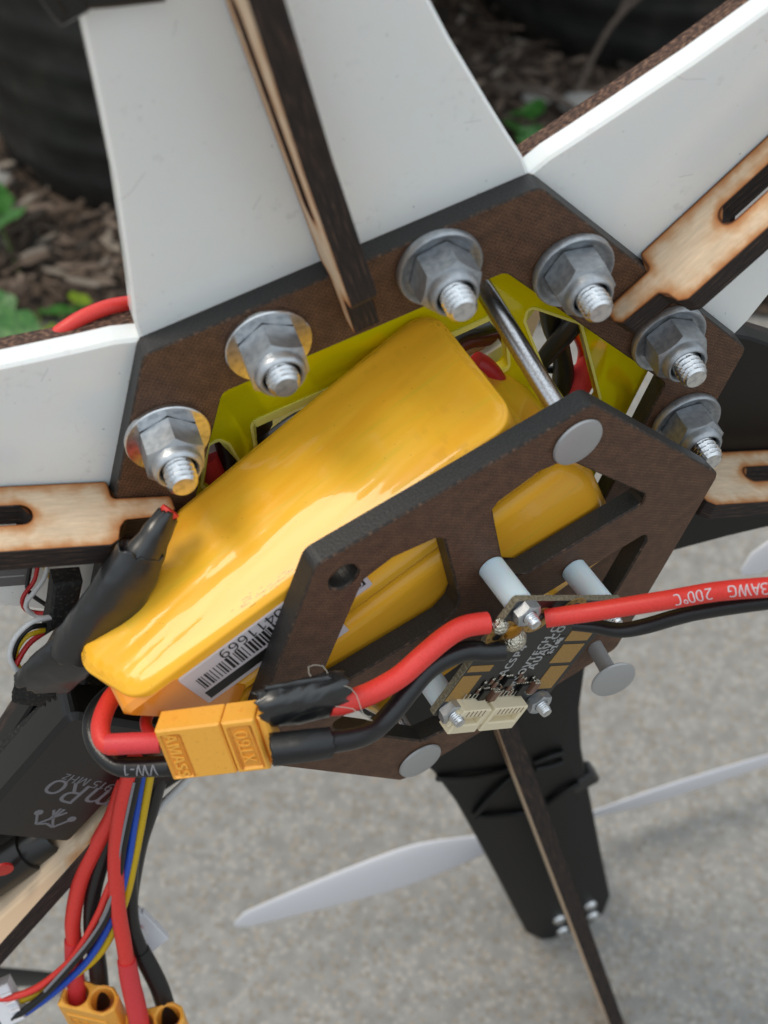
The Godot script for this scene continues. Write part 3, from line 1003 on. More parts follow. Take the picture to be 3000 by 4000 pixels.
	# motors on the far side of the arms in view
	for k in [2, 3, 4]:
		var e := arm_basis(k)
		part("motor", lathe([0.1, -38.0, 3.0, -38.0, 3.0, -33.0, 13.0, -32.0, 14.0, -30.0, 14.0, -18.0, 12.0, -14.0, 0.1, -14.0], 32), M.black_plastic, o, Transform3D(e, e * mm(272, 0, 0)))
	# black bracket and cross strap on the top arm
	part("arm_strap", tube(v3([-26.5, 139.7, -2.4, -23.7, 138.1, -2.4, -19.4, 136.4, -2.4, -11.2, 133.8, -2.4]), 1.8, 12, 0.5), M.black_plastic, o)
	part("strap_buckle", block(-2.9, -2.5, -3, 2.9, 2.5, 1.2, 0.6, 1.0), M.black_plastic, o, Transform3D(Basis(Vector3(0, 0, 1), 0.16), v3([-25.3, 137.9, -2.4])[0]))
	part("strap_tab", block(-1.2, -3, -2, 1.2, 3, 1, 0.4, 0.5), M.black_plastic, o, Transform3D(Basis(Vector3(0, 0, 1), 0.16), v3([-27.3, 139.9, -1.6])[0]))

# ---------------------------------------------------------------- battery tray
func build_tray():
	var o := thing("battery_tray", "dark brown hexagonal tray with cutouts hanging in front of the yellow battery", "tray", tray)
	var outer := round_corners(v2([-31.2, 50.4, 31.2, 50.4, 62, 0, 31.6, -50.6, -31.6, -50.6, -62, 0]), 0.003)
	var ur := [5.7, 35.4, 7.3, 37.1, 16.9, 39.0, 23.8, 37.4, 41.4, 9.6, 41.4, 7.4, 40.6, 6.5, 10.5, 6.4, 7.0, 8.8, 5.7, 11.6]
	var holes := []
	for sx in [1, -1]:
		for sy in [1, -1]:
			var a := []
			for i in range(0, ur.size(), 2): a.append_array([ur[i] * sx + 0.4, ur[i + 1] * sy])
			holes.append(round_corners(v2(a), 0.0008, 2))
	holes.append(circle(-26.9, 42.1, 3.2))
	part("tray_plate", plate(outer, holes, -0.0048, 0.0, 0.0004), [M.brown_board, M.charred_edge, M.worn_edge], o)
	var head := lathe([0.05, 0.0, 5.6, 0.0, 5.8, 0.3, 5.6, 0.75, 4.4, 1.1, 2.4, 1.3, 0.05, 1.35], 40)
	var back := tray.basis.inverse() * drone.basis
	for s in [[26.6, 42.0, 42.0], [-25.6, -45.2, 38.0]]:
		var r := group_part("rivet", o, at_mm(s[0], s[1], 0.1))
		part("head", head, M.rivet_grey, r)
		part("rod", lathe([2.15, -s[2], 2.15, -0.05], 24), M.steel_rod, r, Transform3D(back * to_z(Vector3(3.7, -14.7, 34.4)), Vector3.ZERO))
	# the loose rivet that sticks out of the lower right corner
	var tip: Vector3 = tray.affine_inverse() * (drone * v3([26, -55.5, 32.9])[0])
	var foot := mm(26.5, -43.4, -6)
	var r2 := group_part("rivet", o, Transform3D(to_z(tip - foot), foot))
	r2.set_meta("label", "loose rivet sticking out of the tray")
	part("head", head, M.rivet_grey, r2, at_mm(0, 0, (tip - foot).length() * 1000.0))
	part("rod", lathe([2.0, 0.0, 2.0, (tip - foot).length() * 1000.0], 24), M.rivet_grey, r2)

# ---------------------------------------------------------------- battery
func battery_frame() -> Transform3D:
	return tray * Transform3D(Basis(Vector3(0.98139, 0.19203, 0), Vector3(-0.19203, 0.98139, 0), Vector3(0, 0, 1)), mm(-67.28, 34.72, 0))

func wrap_body() -> ArrayMesh:
	# outline seen from above (x along the pack, z towards the tray), swept downwards; the shrink wrap is wavy and its top edge is rounded
	var out := round_corners(v2([-6.0, -5.3, 86.3, -5.3, 87.6, -41.6, -3.0, -35.5, -12.8, -20.0]), 0.0062, 7)
	out = ccw(out)
	var pts := PackedVector2Array()
	for i in out.size():
		var a := out[i]
		var b := out[(i + 1) % out.size()]
		var c := int(ceil(a.distance_to(b) / 0.0015))
		for k in c: pts.append(a.lerp(b, float(k) / c))
	var n := FastNoiseLite.new()
	n.seed = 12
	n.frequency = 1.0
	n.fractal_octaves = 3
	var st := begin()
	st.set_smooth_group(0)
	var c := pts.size()
	var levels := [[0.0, 0.8], [-0.12, 0.4], [-0.4, 0.1], [-0.9, 0.0], [-13.0, 0.1], [-21.0, 0.15], [-21.4, 0.25], [-22.6, 0.8], [-30.0, 0.6], [-38.0, 0.5], [-50.0, 0.5], [-60.0, 0.6], [-70.5, 0.8], [-72.0, 2.4]]
	var rows := []
	for l in levels:
		var row := []
		var ring := inset(pts, float(l[1]) * 0.001)
		var lean := 0.0105 * smoothstep(13.0, 38.0, -float(l[0]))
		var tuck := 0.034 * smoothstep(16.0, 66.0, -float(l[0]))
		for q in ring: row.append(Vector3(q.x + lean * clampf(q.x / 0.08, 0.0, 1.0) + tuck * clampf(1.0 - (q.x + 0.012) / 0.06, 0.0, 1.0), l[0] * 0.001, q.y))
		rows.append(row)
	for i in rows.size() - 1:
		for k in c:
			var k1 := (k + 1) % c
			var d: Vector2 = pts[k1] - pts[k]
			var nn := Vector3(d.y, 0.1, -d.x).normalized()
			quad(st, [rows[i][k], rows[i][k1], rows[i + 1][k1], rows[i + 1][k]], [nn, nn, nn, nn], [Vector2.ZERO, Vector2.ZERO, Vector2.ZERO, Vector2.ZERO])
	# the lid: a fine grid clipped to the outline, with lengthwise waves that die out at the rim
	var lid := inset(pts, 0.0008)
	var step_x := 0.0012
	var step_z := 0.0007
	var rim := inset(out, 0.0008)
	var h := func(p: Vector2):
		var d := 1.0
		for k in rim.size():
			d = min(d, p.distance_squared_to(Geometry2D.get_closest_point_to_segment(p, rim[k], rim[(k + 1) % rim.size()])))
		d = sqrt(d)
		var w := n.get_noise_2d(p.x * 14.0, p.y * 90.0) * 0.00009 + n.get_noise_2d(p.x * 26.0 + 9.0, p.y * 420.0 + p.x * 60.0) * 0.00006
		var q: float = p.y + 0.026
		var dome: float = 0.0014 * (1.0 - pow(q / 0.0208, 2.0)) if q > 0.0 else 0.0014 * (1.0 - pow(q / 0.0135, 2.0) * 0.5)
		return w * smoothstep(0.0, 0.005, d) + (dome + 0.0001) * smoothstep(-0.0005, 0.0013, d) - 0.00004
	var x := -0.0145
	while x < 0.0885:
		var z := -0.0425
		while z < -0.005:
			var cell := PackedVector2Array([Vector2(x, z), Vector2(x + step_x, z), Vector2(x + step_x, z + step_z), Vector2(x, z + step_z)])
			var inside := 0
			for q in cell:
				if Geometry2D.is_point_in_polygon(q, lid): inside += 1
			var polys := [cell] if inside == 4 else (Geometry2D.intersect_polygons(cell, lid) if inside > 0 else [])
			for pg in polys:
				var idx := Geometry2D.triangulate_polygon(pg)
				for t in range(0, idx.size(), 3):
					var p := []
					for k in 3:
						var q: Vector2 = pg[idx[t + k]]
						p.append(Vector3(q.x, h.call(q), q.y))
					tri(st, p, [Vector3.UP, Vector3.UP, Vector3.UP], [Vector2.ZERO, Vector2.ZERO, Vector2.ZERO])
			z += step_z
		x += step_x
	st.index()
	st.generate_normals()
	return st.commit()

func build_battery():
	var f := battery_frame()
	var o := thing("battery", "large glossy yellow shrink-wrapped battery pack lodged between hub and tray", "battery", f)
	part("wrap", wrap_body(), M.battery_wrap, o)
	# puckered end of the wrap by the leads
	part("wrap_end", plate(round_corners(v2([-11, -1.2, 3, -1.0, 12, -20, 6, -26, -4, -16]), 0.002), [], -0.034, -0.0052, 0.0012, Rect2(0, 0, 1, 1), 0.001), M.wrap_fold, o)
	# printed label on the face towards the tray
	var lab := group_part("label_sticker", o, at_mm(0, 0, -5.0))
	lab.set_meta("label", "white barcode label")
	part("paper", plate(round_corners(v2([2.6, -2.9, 44, -2.9, 44, -17.0, 2.9, -16.4]), 0.0006, 3), [], -0.0003, 0.0001, 0.00005), M.paper_label, lab)
	var bars := begin()
	var x := 4.9
	var z := Vector2.ZERO
	var nn := Vector3(0, 0, 1)
	while x < 38.0:
		var w: float = [0.22, 0.22, 0.45, 0.68][rng.randi() % 4]
		quad(bars, [mm(x, -6.4, 0.14), mm(x + w, -6.4, 0.14), mm(x + w, -11.2, 0.14), mm(x, -11.2, 0.14)], [nn, nn, nn, nn], [z, z, z, z])
		x += w + float([0.22, 0.3, 0.5, 0.62][rng.randi() % 4])
	part("barcode", bars.commit(), M.ink, lab)
	part("black_band", plate(rect(4.1, -15.2, 43, -12.2), [], 0.00011, 0.00015, 0.0), M.ink, lab)
	var flip := Basis(Vector3(0, 0, 1), PI)
	words("0000411669", 2.9, 0.02, M.ink, lab, at_mm(23.0, -4.6, 0.16, flip), "serial_number", "Droid Sans", 400)
	words("Q  U  A  L  I  T  Y", 2.3, 0.02, M.paper_label, lab, at_mm(31.5, -13.7, 0.18, flip), "band_lettering")
	part("second_sticker", plate(rect(22, -26, 34, -18.4), [], -0.0003, 0.0001, 0.00005), M.paper_label, lab)

# ---------------------------------------------------------------- bullet connector pair
func connector_frame() -> Transform3D:
	return drone * Transform3D(Basis(Vector3(0.94222, 0.02548, 0.33402), Vector3(0.10874, 0.91984, -0.37692), Vector3(-0.31685, 0.39147, 0.86392)).scaled_local(Vector3.ONE * 0.83), Vector3(-0.06768, 0.02062, 0.04504))

func shell(x0: float, x1: float, rec: Array, cut: float) -> Array:      # meshes of one housing: body, face plate with a recess
	var w := 15.35
	var face := round_corners(rect(x0, -w, x1, 0), 0.0004, 2)
	var body := plate(face, [], -0.00788, -0.0006, 0.0, Rect2(0, 0, 1, 1), 0.0007)
	var lid := plate(face, [round_corners(v2(rec), 0.0003, 2)], -0.0006, 0.0, 0.0005)
	return [body, lid]

func build_connectors():
	var f := connector_frame()
	var a := thing("power_plug", "amber power connector half with raised logo, on the battery lead side", "connector", f, "amber power connectors")
	var s := shell(0.0, 16.0, [0.9, -2.0, 5.6, -2.0, 5.6, -14.2, 0.9, -14.2], 0.0)
	part("housing", s[0], M.amber_plastic, a)
	part("face_plate", s[1], M.amber_plastic, a)
	for k in 9:
		part("rib", block(1.1 + k * 0.5, -14.0, -0.6, 1.3 + k * 0.5, -2.2, -0.42, 0.05), M.amber_plastic, a)
	var rot := Basis(Vector3(0, 0, 1), -PI * 0.5)
	words("AMASS", 2.9, 0.4, M.amber_plastic, a, at_mm(3.25, -8.1, -0.3, rot), "lettering", "Droid Sans", 700)
	words("+", 2.6, 0.2, M.amber_plastic, a, Transform3D(Basis(Vector3(1, 0, 0), Vector3(0, 0, -1), Vector3(0, 1, 0)), mm(4.2, 0.02, -4.0)), "plus_mark")
	var b := thing("power_socket", "amber power connector half whose recess reads XT60, on the taped lead side", "connector", f, "amber power connectors")
	s = shell(16.25, 24.3, [17.7, -1.9, 22.9, -1.9, 22.9, -13.9, 17.7, -13.9], 0.0)
	part("housing", s[0], M.amber_plastic, b)
	part("face_plate", s[1], M.amber_plastic, b)
	for k in 8:
		part("rib", block(17.9 + k * 0.62, -13.7, -0.6, 18.15 + k * 0.62, -2.1, -0.45, 0.05), M.amber_plastic, b)
	words("XT60", 3.1, 0.4, M.amber_plastic, b, at_mm(20.3, -7.8, -0.25, Basis(Vector3(0, 0, 1), PI * 0.5)), "lettering", "Droid Sans", 400)
	words("+", 2.2, 0.2, M.amber_plastic, b, Transform3D(Basis(Vector3(1, 0, 0), Vector3(0, 0, -1), Vector3(0, 1, 0)), mm(20.5, 0.02, -4.0)), "plus_mark")
	part("wire_collar", plate(round_corners(v2([24.3, -14.8, 26.3, -14.6, 26.9, -13.0, 26.9, -2.0, 25.4, -0.6, 24.3, -0.6]), 0.0004, 2), [], -0.0072, -0.0012, 0.0006, Rect2(0, 0, 1, 1), 0.0006), M.amber_plastic, b)

# ---------------------------------------------------------------- circuit board on standoffs
func build_board():
	var f := tray * Transform3D(Basis(Vector3(0.7071, -0.7071, 0), Vector3(0.7071, 0.7071, 0), Vector3(0, 0, 1)), mm(2.40, -2.72, 12.8))
	var o := thing("circuit_board", "black square power circuit board held off the tray on white standoffs", "circuit board", f)
	part("board", plate(round_corners(rect(-17.4, -17.6, 17.6, 17.0), 0.0008, 3), [], -0.0016, 0.0, 0.00008), [M.board_mask, M.board_edge, M.board_edge], o)
	var pads := [[7.8, 4.5, 15.6, 8.8], [8.5, -2.5, 15.8, 3.4], [10.0, -11.0, 16.2, -3.6], [-16.8, -4.0, -9.8, -2.1], [-17.0, -13.0, -11.3, -5.2]]
	for p in pads:
		part("gold_pad", plate(rect(p[0], p[1], p[2], p[3]), [], 0.0, 0.00012, 0.00005), M.gold_pad, o)
	for p in [[-6.6, 11.3], [-15.3, 7.6], [2.2, 14.2]]:
		part("solder_ring", plate(circle(p[0], p[1], 3.6), [circle(p[0], p[1], 2.2)], 0.0, 0.00012, 0.0), M.gold_pad, o)
		for k in 10:
			part("via", lathe([0.3, 0.12, 0.24, 0.13, 0.05, 0.05], 8), M.chip_black, o, at_mm(p[0] + 2.9 * cos(k * 0.63), p[1] + 2.9 * sin(k * 0.63), 0.02))
	for p in [[-13.5, 14.5], [13.8, 14.2], [-13.9, -15.2], [13.8, -14.4]]:
		var st := group_part("standoff", o, at_mm(p[0], p[1], 0))
		part("spacer", lathe([0.1, -12.7, 2.75, -12.7, 2.95, -12.5, 2.95, -1.8, 2.75, -1.65, 0.1, -1.65], 28), M.nylon, st)
		part("nut", hex_nut(5.4, 2.2, 0.0, 1.5), M.zinc, st, at_mm(0, 0, 0.05, Basis(Vector3(0, 0, 1), p[0] * 0.07)))
		part("screw_end", threaded(1.45, 4.6, 0.5, 0.18), M.bright_zinc, st)
	# plug sockets along the lower edge
	for j in [[-9.6, 8.6, 5], [1.4, 10.8, 7]]:
		var s := group_part("socket", o, at_mm(j[0], -15.6, 0.1))
		var w: float = j[1] * 0.5
		part("shell", plate(round_corners(rect(-w, -4.2, w, 3.2), 0.0003, 2), [rect(-w + 1.1, -1.4, w - 1.3, 1.0)], 0.0, 0.0036, 0.0003), M.cream_plastic, s)
		part("floor", block(-w + 0.6, -3.4, 0.05, w - 0.6, 2.8, 2.0, 0.1), M.cream_plastic, s)
		part("lip", block(-w - 0.7, -2.4, 0.0, -w + 0.1, 2.2, 3.0, 0.2), M.cream_plastic, s)
		for k in j[2]:
			part("pin", block(-w + 1.5 + k * 1.25, 3.1, 0.0, -w + 1.8 + k * 1.25, 5.0, 0.5, 0.05), M.bright_zinc, s)
			part("slit", block(-w + 1.5 + k * 1.25, 1.4, 3.55, -w + 1.75 + k * 1.25, 3.0, 3.66, 0.02), M.chip_brown, s)
	part("socket_foot", block(-2.0, -21.2, -1.2, 5.2, -19.6, 1.0, 0.2), M.white_plastic, o)
	# small parts
	for c in [[-6.9, -11.0, 2.0, 3.2, 1.0, 0], [-3.8, -11.2, 1.8, 3.0, 1.5, 1], [-2.2, -6.9, 2.2, 2.4, 1.2, 0], [5.0, -10.2, 2.2, 3.4, 1.0, 0], [8.0, -9.4, 1.8, 3.2, 1.5, 1], [-5.0, -8.4, 1.0, 1.6, 0.6, 1], [0.6, -9.6, 1.0, 1.6, 0.6, 1], [2.4, -7.2, 1.0, 1.6, 0.6, 1], [-0.8, -11.4, 0.9, 1.5, 0.5, 1], [2.3, -11.2, 0.9, 1.5, 0.5, 1], [-8.8, -10.2, 0.7, 1.2, 0.4, 1], [-8.6, -8.0, 0.7, 1.2, 0.4, 0], [-6.6, -7.2, 0.8, 1.3, 0.4, 1], [-4.6, -6.0, 0.7, 1.1, 0.4, 1], [-0.4, -7.4, 0.7, 1.2, 0.4, 0], [1.4, -5.6, 0.7, 1.1, 0.4, 1], [4.0, -7.6, 0.7, 1.2, 0.4, 1], [6.6, -7.4, 0.7, 1.2, 0.4, 0], [6.6, -11.6, 0.7, 1.2, 0.4, 1], [-2.2, -9.4, 0.7, 1.2, 0.4, 1]]:
		var g := group_part("component", o, at_mm(c[0], c[1], 0.03))
		part("body", block(-c[2] / 2, -c[3] / 2, 0, c[2] / 2, c[3] / 2, c[4], 0.12), M.chip_black if c[5] == 0 else M.chip_brown, g)
		for e in [-1, 1]:
			part("terminal", block(-c[2] / 2 + 0.05, e * c[3] / 2 - 0.35, 0.0, c[2] / 2 - 0.05, e * c[3] / 2 + 0.35, c[4] * 0.9 if c[5] == 1 else 0.4, 0.1), M.solder, g)
	var up := Basis(Vector3(0, 0, 1), PI / 2)
	words("ACSP4", 1.35, 0.02, M.silk_print, o, at_mm(-4.6, -1.1, 0.03, up), "silkscreen_text", "Droid Sans", 700)
	words("ARSOVTECH.COM", 0.74, 0.02, M.silk_print, o, at_mm(1.4, 1.4, 0.03, up), "silkscreen_text", "Droid Sans", 700)
	words("AUAV.CO", 0.85, 0.02, M.silk_print, o, at_mm(3.6, 2.6, 0.03, up), "silkscreen_text", "Droid Sans", 700)
	part("silkscreen_box", plate(rect(5.0, 0.6, 6.9, 5.6), [], 0.0, 0.00005, 0.0), M.silk_print, o)
	words("ESC1", 0.95, 0.02, M.board_mask, o, at_mm(5.9, 3.0, 0.07, up), "silkscreen_text", "Droid Sans", 700)
	# solder joints
	part("solder_joint", lathe([3.0, 0.0, 2.7, 0.9, 1.9, 1.9, 0.9, 2.4, 0.05, 2.5], 18), M.solder, o, at_mm(-9.6, 5.6, 0.0))
	part("flux_residue", lathe([2.4, 0.0, 2.1, 0.6, 1.2, 1.1, 0.05, 1.2], 18), M.flux, o, at_mm(-11.8, 8.2, 0.0))
	part("solder_joint", lathe([1.8, -0.8, 1.8, 0.5, 1.0, 1.4, 0.05, 1.6], 16), M.solder, o, at_mm(-16.9, 9.6, 0.0))

# ---------------------------------------------------------------- cables
func cable(called: String, label: String, pts: PackedVector3Array, r, m: Material, group := "", sides := 16) -> Node3D:
	var c := Vector3.ZERO
	for p in pts: c += p / pts.size()
	var q := PackedVector3Array()
	for p in pts: q.append(p - c)
	var o := part(called, tube(q, r, sides, 1.0, 0.0, Vector3(0, 0, 1), 0.0012), m, self, drone * Transform3D(Basis.IDENTITY, c))
	tag(o, label, "cable", group)
	return o

# Lettering bent round a cable: the text runs along the path from start (millimetres), facing the given way.
func print_on(o: Node3D, pts: PackedVector3Array, r: float, text: String, size_mm: float, start: float, toward: Vector3, m: Material, back := false, called := "printing"):
	var c := Vector3.ZERO
	for p in pts: c += p / pts.size()
	var path := spline(pts, 0.0005)
	var t := TextMesh.new()
	var f := SystemFont.new()
	f.font_names = PackedStringArray(["Droid Sans"])
	t.font = f
	t.text = text
	t.font_size = 32
	t.pixel_size = size_mm * 0.001 / 23.0
	t.depth = 0.0
	t.horizontal_alignment = HORIZONTAL_ALIGNMENT_LEFT
	var arr := t.get_mesh_arrays()
	var vs: PackedVector3Array = arr[Mesh.ARRAY_VERTEX]
	var ix = arr[Mesh.ARRAY_INDEX]
	var order := []
	if ix == null or ix.size() == 0:
		for i in vs.size(): order.append(i)
	else:
		for i in ix: order.append(i)
	var bend := func(v: Vector3):
		var s: float = start * 0.001 + (-v.x if back else v.x)
		var i := 0
		var left := s
		while i < path.size() - 2 and left > path[i].distance_to(path[i + 1]):
			left -= path[i].distance_to(path[i + 1])
			i += 1
		var tg := (path[i + 1] - path[i]).normalized()
		var up := (toward - tg * toward.dot(tg)).normalized()
		var side := up.cross(tg) * (-1.0 if back else 1.0)
		var a := v.y / (r * 0.001)
		var rr := r * 0.001 + 0.00005
		var nn := up * cos(a) + side * sin(a)
		return [path[i] + tg * left + nn * rr - c, nn]
	var st := begin()
	var todo := []
	for k in range(0, order.size(), 3):
		todo.append([vs[order[k]], vs[order[k + 1]], vs[order[k + 2]]])
	while todo.size() > 0:
		var t3: Array = todo.pop_back()
		var longest := 0
		for j in 3:
			if t3[j].distance_to(t3[(j + 1) % 3]) > t3[longest].distance_to(t3[(longest + 1) % 3]): longest = j
		var e0: Vector3 = t3[longest]
		var e1: Vector3 = t3[(longest + 1) % 3]
		var e2: Vector3 = t3[(longest + 2) % 3]
		if e0.distance_to(e1) > 0.00032:
			var half := (e0 + e1) * 0.5
			todo.append([e0, half, e2])
			todo.append([half, e1, e2])
			continue
		var p := []
		var n := []
		for j in 3:
			var b: Array = bend.call(t3[j])
			p.append(b[0])
			n.append(b[1])
		tri(st, p, n, [Vector2.ZERO, Vector2.ZERO, Vector2.ZERO])
	part(called, st.commit(), m, o)

func build_cables():
	var p: PackedVector3Array
	p = v3([-34.6, 13.9, 51, -32.7, 12.8, 51.1, -29.2, 10.6, 50.2, -25.5, 8.6, 49, -19.9, 7.1, 47.2, -13.9, 7.1, 44.9, -8.3, 6.8, 42.8, -4.1, 6.4, 42.1, 0.5, 4.5, 42.2])
	cable("red_cable", "thick red cable curving from the taped joint up to the circuit board", p, 2.3, M.red_silicone, "", 24)
	p = v3([-38.2, 11.9, 57.3, -32.5, 7, 56.1, -28.4, 3, 53.5, -24, 1.4, 50.5, -19.5, 1.5, 47.8, -15, 1.6, 45.3, -10.2, 0.2, 43.4, -5.3, -1.3, 42.9, -1.8, -2.9, 43.8, 1.7, -4.3, 44.4])
	cable("black_cable", "thick black cable curving below the red one up to the circuit board", p, 2.15, M.black_silicone, "", 24)
	p = v3([12.3, -3.2, 42, 17.3, -3.2, 43.6, 23.3, -2.8, 45.8, 35.3, 0.3, 51.4, 44.1, 4.6, 56.7, 53.6, 9.5, 63.8, 66.3, 17.5, 74.8])
	var o := cable("red_cable", "thick red cable printed 13AWG 200C leaving the board to the right", p, 2.0, M.red_silicone, "", 32)
	var toward: Vector3 = drone.basis.inverse() * Vector3(0, 0.75, 0.66)
	print_on(o, p, 2.0, "13AWG    200°C", 2.0, 50.0, toward, M.paper_label, true)
	p = v3([17.8, -10.7, 41.5, 22, -10.7, 44.2, 25.8, -10.1, 47.6, 30.7, -8.7, 49.9, 36.5, -5.6, 52.6, 42.1, -2.7, 55.6, 53.8, 3.7, 63.4, 67.4, 10.4, 73.5])
	cable("black_cable", "black cable running under the red one to the right edge", p, [1.4, 1.6, 1.7, 1.7, 1.7, 1.7, 1.7, 1.7], M.black_silicone)
	# battery leads into the left end of the plug
	p = v3([-68.8, 14.6, 43.6, -73.3, 15.5, 42.3, -78.2, 15.8, 40.4, -78.8, 15.8, 36.4, -77.1, 14.6, 31.5, -74.7, 12.1, 27, -71.6, 8.7, 23.6])
	o = cable("battery_lead", "short thick red battery lead bent into the left end of the plug", p, 1.95, M.red_silicone, "battery leads")
	part("shrink_sleeve", tube(shifted(v3([-68.4, 14.4, 43.9, -73.3, 15.5, 42.3, -78.1, 15.8, 40.4]), p), [2.05, 2.15, 2.15], 20), M.red_shrink, o)
	p = v3([-69.8, 8.6, 46, -74.1, 8.9, 44.2, -78.5, 9.3, 42.2, -81.3, 10.3, 38.2, -81.9, 11.2, 33.1, -80.3, 10.8, 28.5, -77.2, 8.8, 24.6, -73.2, 6.2, 21.6])
	o = cable("battery_lead", "short thick black battery lead looping round the red one into the plug", p, 1.9, M.black_silicone, "battery leads")
	var q := v3([-68.9, 8.6, 46.1, -74.1, 9, 44.1, -78.6, 9.4, 42.1])
	part("shrink_sleeve", tube(shifted(q, p), [2.05, 2.05, 2.05], 28), M.black_shrink, o)
	print_on_shift(o, q, p, 2.05, "VW-1", 2.0, 2.0, drone.basis.inverse() * Vector3(0, 0.62, 0.78), M.grey_print)
	p = v3([-65.9, 7.7, 40.8, -70.9, 6.8, 36.6, -72.1, 5.6, 32.8, -71.2, 3, 28.5, -68.2, 0.9, 26])
	cable("battery_lead", "thin red lead half hidden between battery end and amber plug", p, 1.3, M.thin_red_wire, "battery leads")

func shifted(q: PackedVector3Array, p: PackedVector3Array) -> PackedVector3Array:
	var c := Vector3.ZERO
	for a in p: c += a / p.size()
	var o := PackedVector3Array()
	for a in q: o.append(a - c)
	return o

func print_on_shift(o: Node3D, q: PackedVector3Array, p: PackedVector3Array, r: float, text: String, size_mm: float, start: float, toward: Vector3, m: Material):
	var holder := group_part("printing", o)
	var c := Vector3.ZERO
	for a in p: c -= a / p.size()
	for a in q: c += a / q.size()
	holder.position = c
	print_on(holder, q, r, text, size_mm, start, toward, m, false, "letters")

# ---------------------------------------------------------------- black tape
func build_tape():
	var o := thing("taped_bundle", "bundle wrapped in black electrical tape lying along the battery's left edge", "tape", drone)
	var z := Vector3(0, 0, 1)
	part("wire_end", tube(v3([-48.5, 39.3, 11.2, -50.6, 38.4, 12, -53.8, 36.3, 12.8]), 2.0, 12), M.red_silicone, o)
	part("upper_wrap", wrapped(v3([-49.5, 39.2, 12, -52.6, 38.4, 14.4, -56.7, 35.8, 16, -60.9, 32.5, 16.8]), [2.5, 3.3, 4.4, 5.0], 0.72, 0.03, 1.2, 3), M.black_tape, o)
	part("middle_wrap", wrapped(v3([-56.8, 37.4, 16, -61.3, 33.4, 17.6, -67.8, 27.9, 18.4, -74.9, 21.3, 18.4, -78.1, 18.1, 18.4]), [4.9, 5.9, 6.3, 6.6, 7.0], 0.62, 0.035, 1.6, 5), M.black_tape, o)
	part("lower_wrap", wrapped(v3([-72.2, 22.5, 17.2, -78.8, 18.4, 17.6, -84.2, 14.7, 17.2, -89.8, 10.3, 16]), [5.8, 6.4, 7.0, 6.8], 0.36, 0.045, 2.2, 8), M.black_tape, o)
	part("torn_end", wrapped(v3([-88.9, 11, 16, -91.8, 8.4, 16, -91.9, 4, 16]), [5.6, 4.6, 2.0], 0.3, 0.35, 3.0, 11), M.sticky_foam, o)
	part("wrap_tail", wrapped(v3([-78.9, 16.9, 17.6, -81, 13, 16.8, -82.8, 8, 15.2]), [5.0, 3.6, 1.2], 0.3, 0.08, 2.0, 13), M.black_tape, o)
	part("foam_pad", plate(v2([-76.8, 31.4, -71.6, 28.4, -77.1, 19.3, -85, 17.1, -81.1, 23.4]), [], 0.006, 0.0105, 0.0006), M.sticky_foam, o)
	var c := thing("taped_joint", "black tape sleeve round the red cable at the amber socket", "tape", drone)
	part("sleeve", wrapped(v3([-46.8, 19.1, 49, -44, 18.7, 49.6, -39.2, 16.8, 49.6, -34.8, 15.1, 49.4, -31.6, 13.5, 49]), [4.3, 4.9, 5.1, 5.2, 4.7], 0.66, 0.085, 2.0, 17, 48), M.black_tape, c)
	part("tape_flap", wrapped(v3([-44.9, 21.9, 48.1, -41, 20.6, 48.6, -33.1, 17.5, 48.9]), [2.6, 3.0, 2.7], 0.3, 0.06, 1.2, 19), M.black_tape, c)
	var s := thing("shrink_sleeve", "black heat shrink sleeve on the lower black cable at the amber socket", "sleeve", drone)
	part("sleeve", wrapped(v3([-48, 14.2, 55.3, -44.8, 13.7, 56.1, -41.5, 13.1, 56.9, -37.3, 11.1, 57.1]), [3.15, 3.1, 3.05, 2.95], 0.95, 0.025, 0.6, 23), M.black_shrink, s)
	# a few stray fibres
	var h := thing("loose_fibres", "fine pale loose fibres curling from the black tape sleeve", "fibres", drone)
	part("fibre", tube(v3([-32.5, 19.1, 48.2, -32.9, 19.8, 46, -35.4, 21, 45.7, -35.6, 20.1, 48.2, -34, 19.2, 50.6]), 0.09, 5), M.fibre, h)
	part("fibre", tube(v3([-32.7, 18.2, 50.7, -30.3, 18, 51.1, -29.1, 16, 52.4, -29.3, 13.4, 55.7, -28.1, 12.8, 56.5]), 0.09, 5), M.fibre, h)
	part("fibre", tube(v3([-33.6, 16.2, 53.3, -30.7, 14.4, 54.3, -29.9, 13.2, 55.9, -28.2, 12.3, 57.1]), 0.09, 5), M.fibre, h)

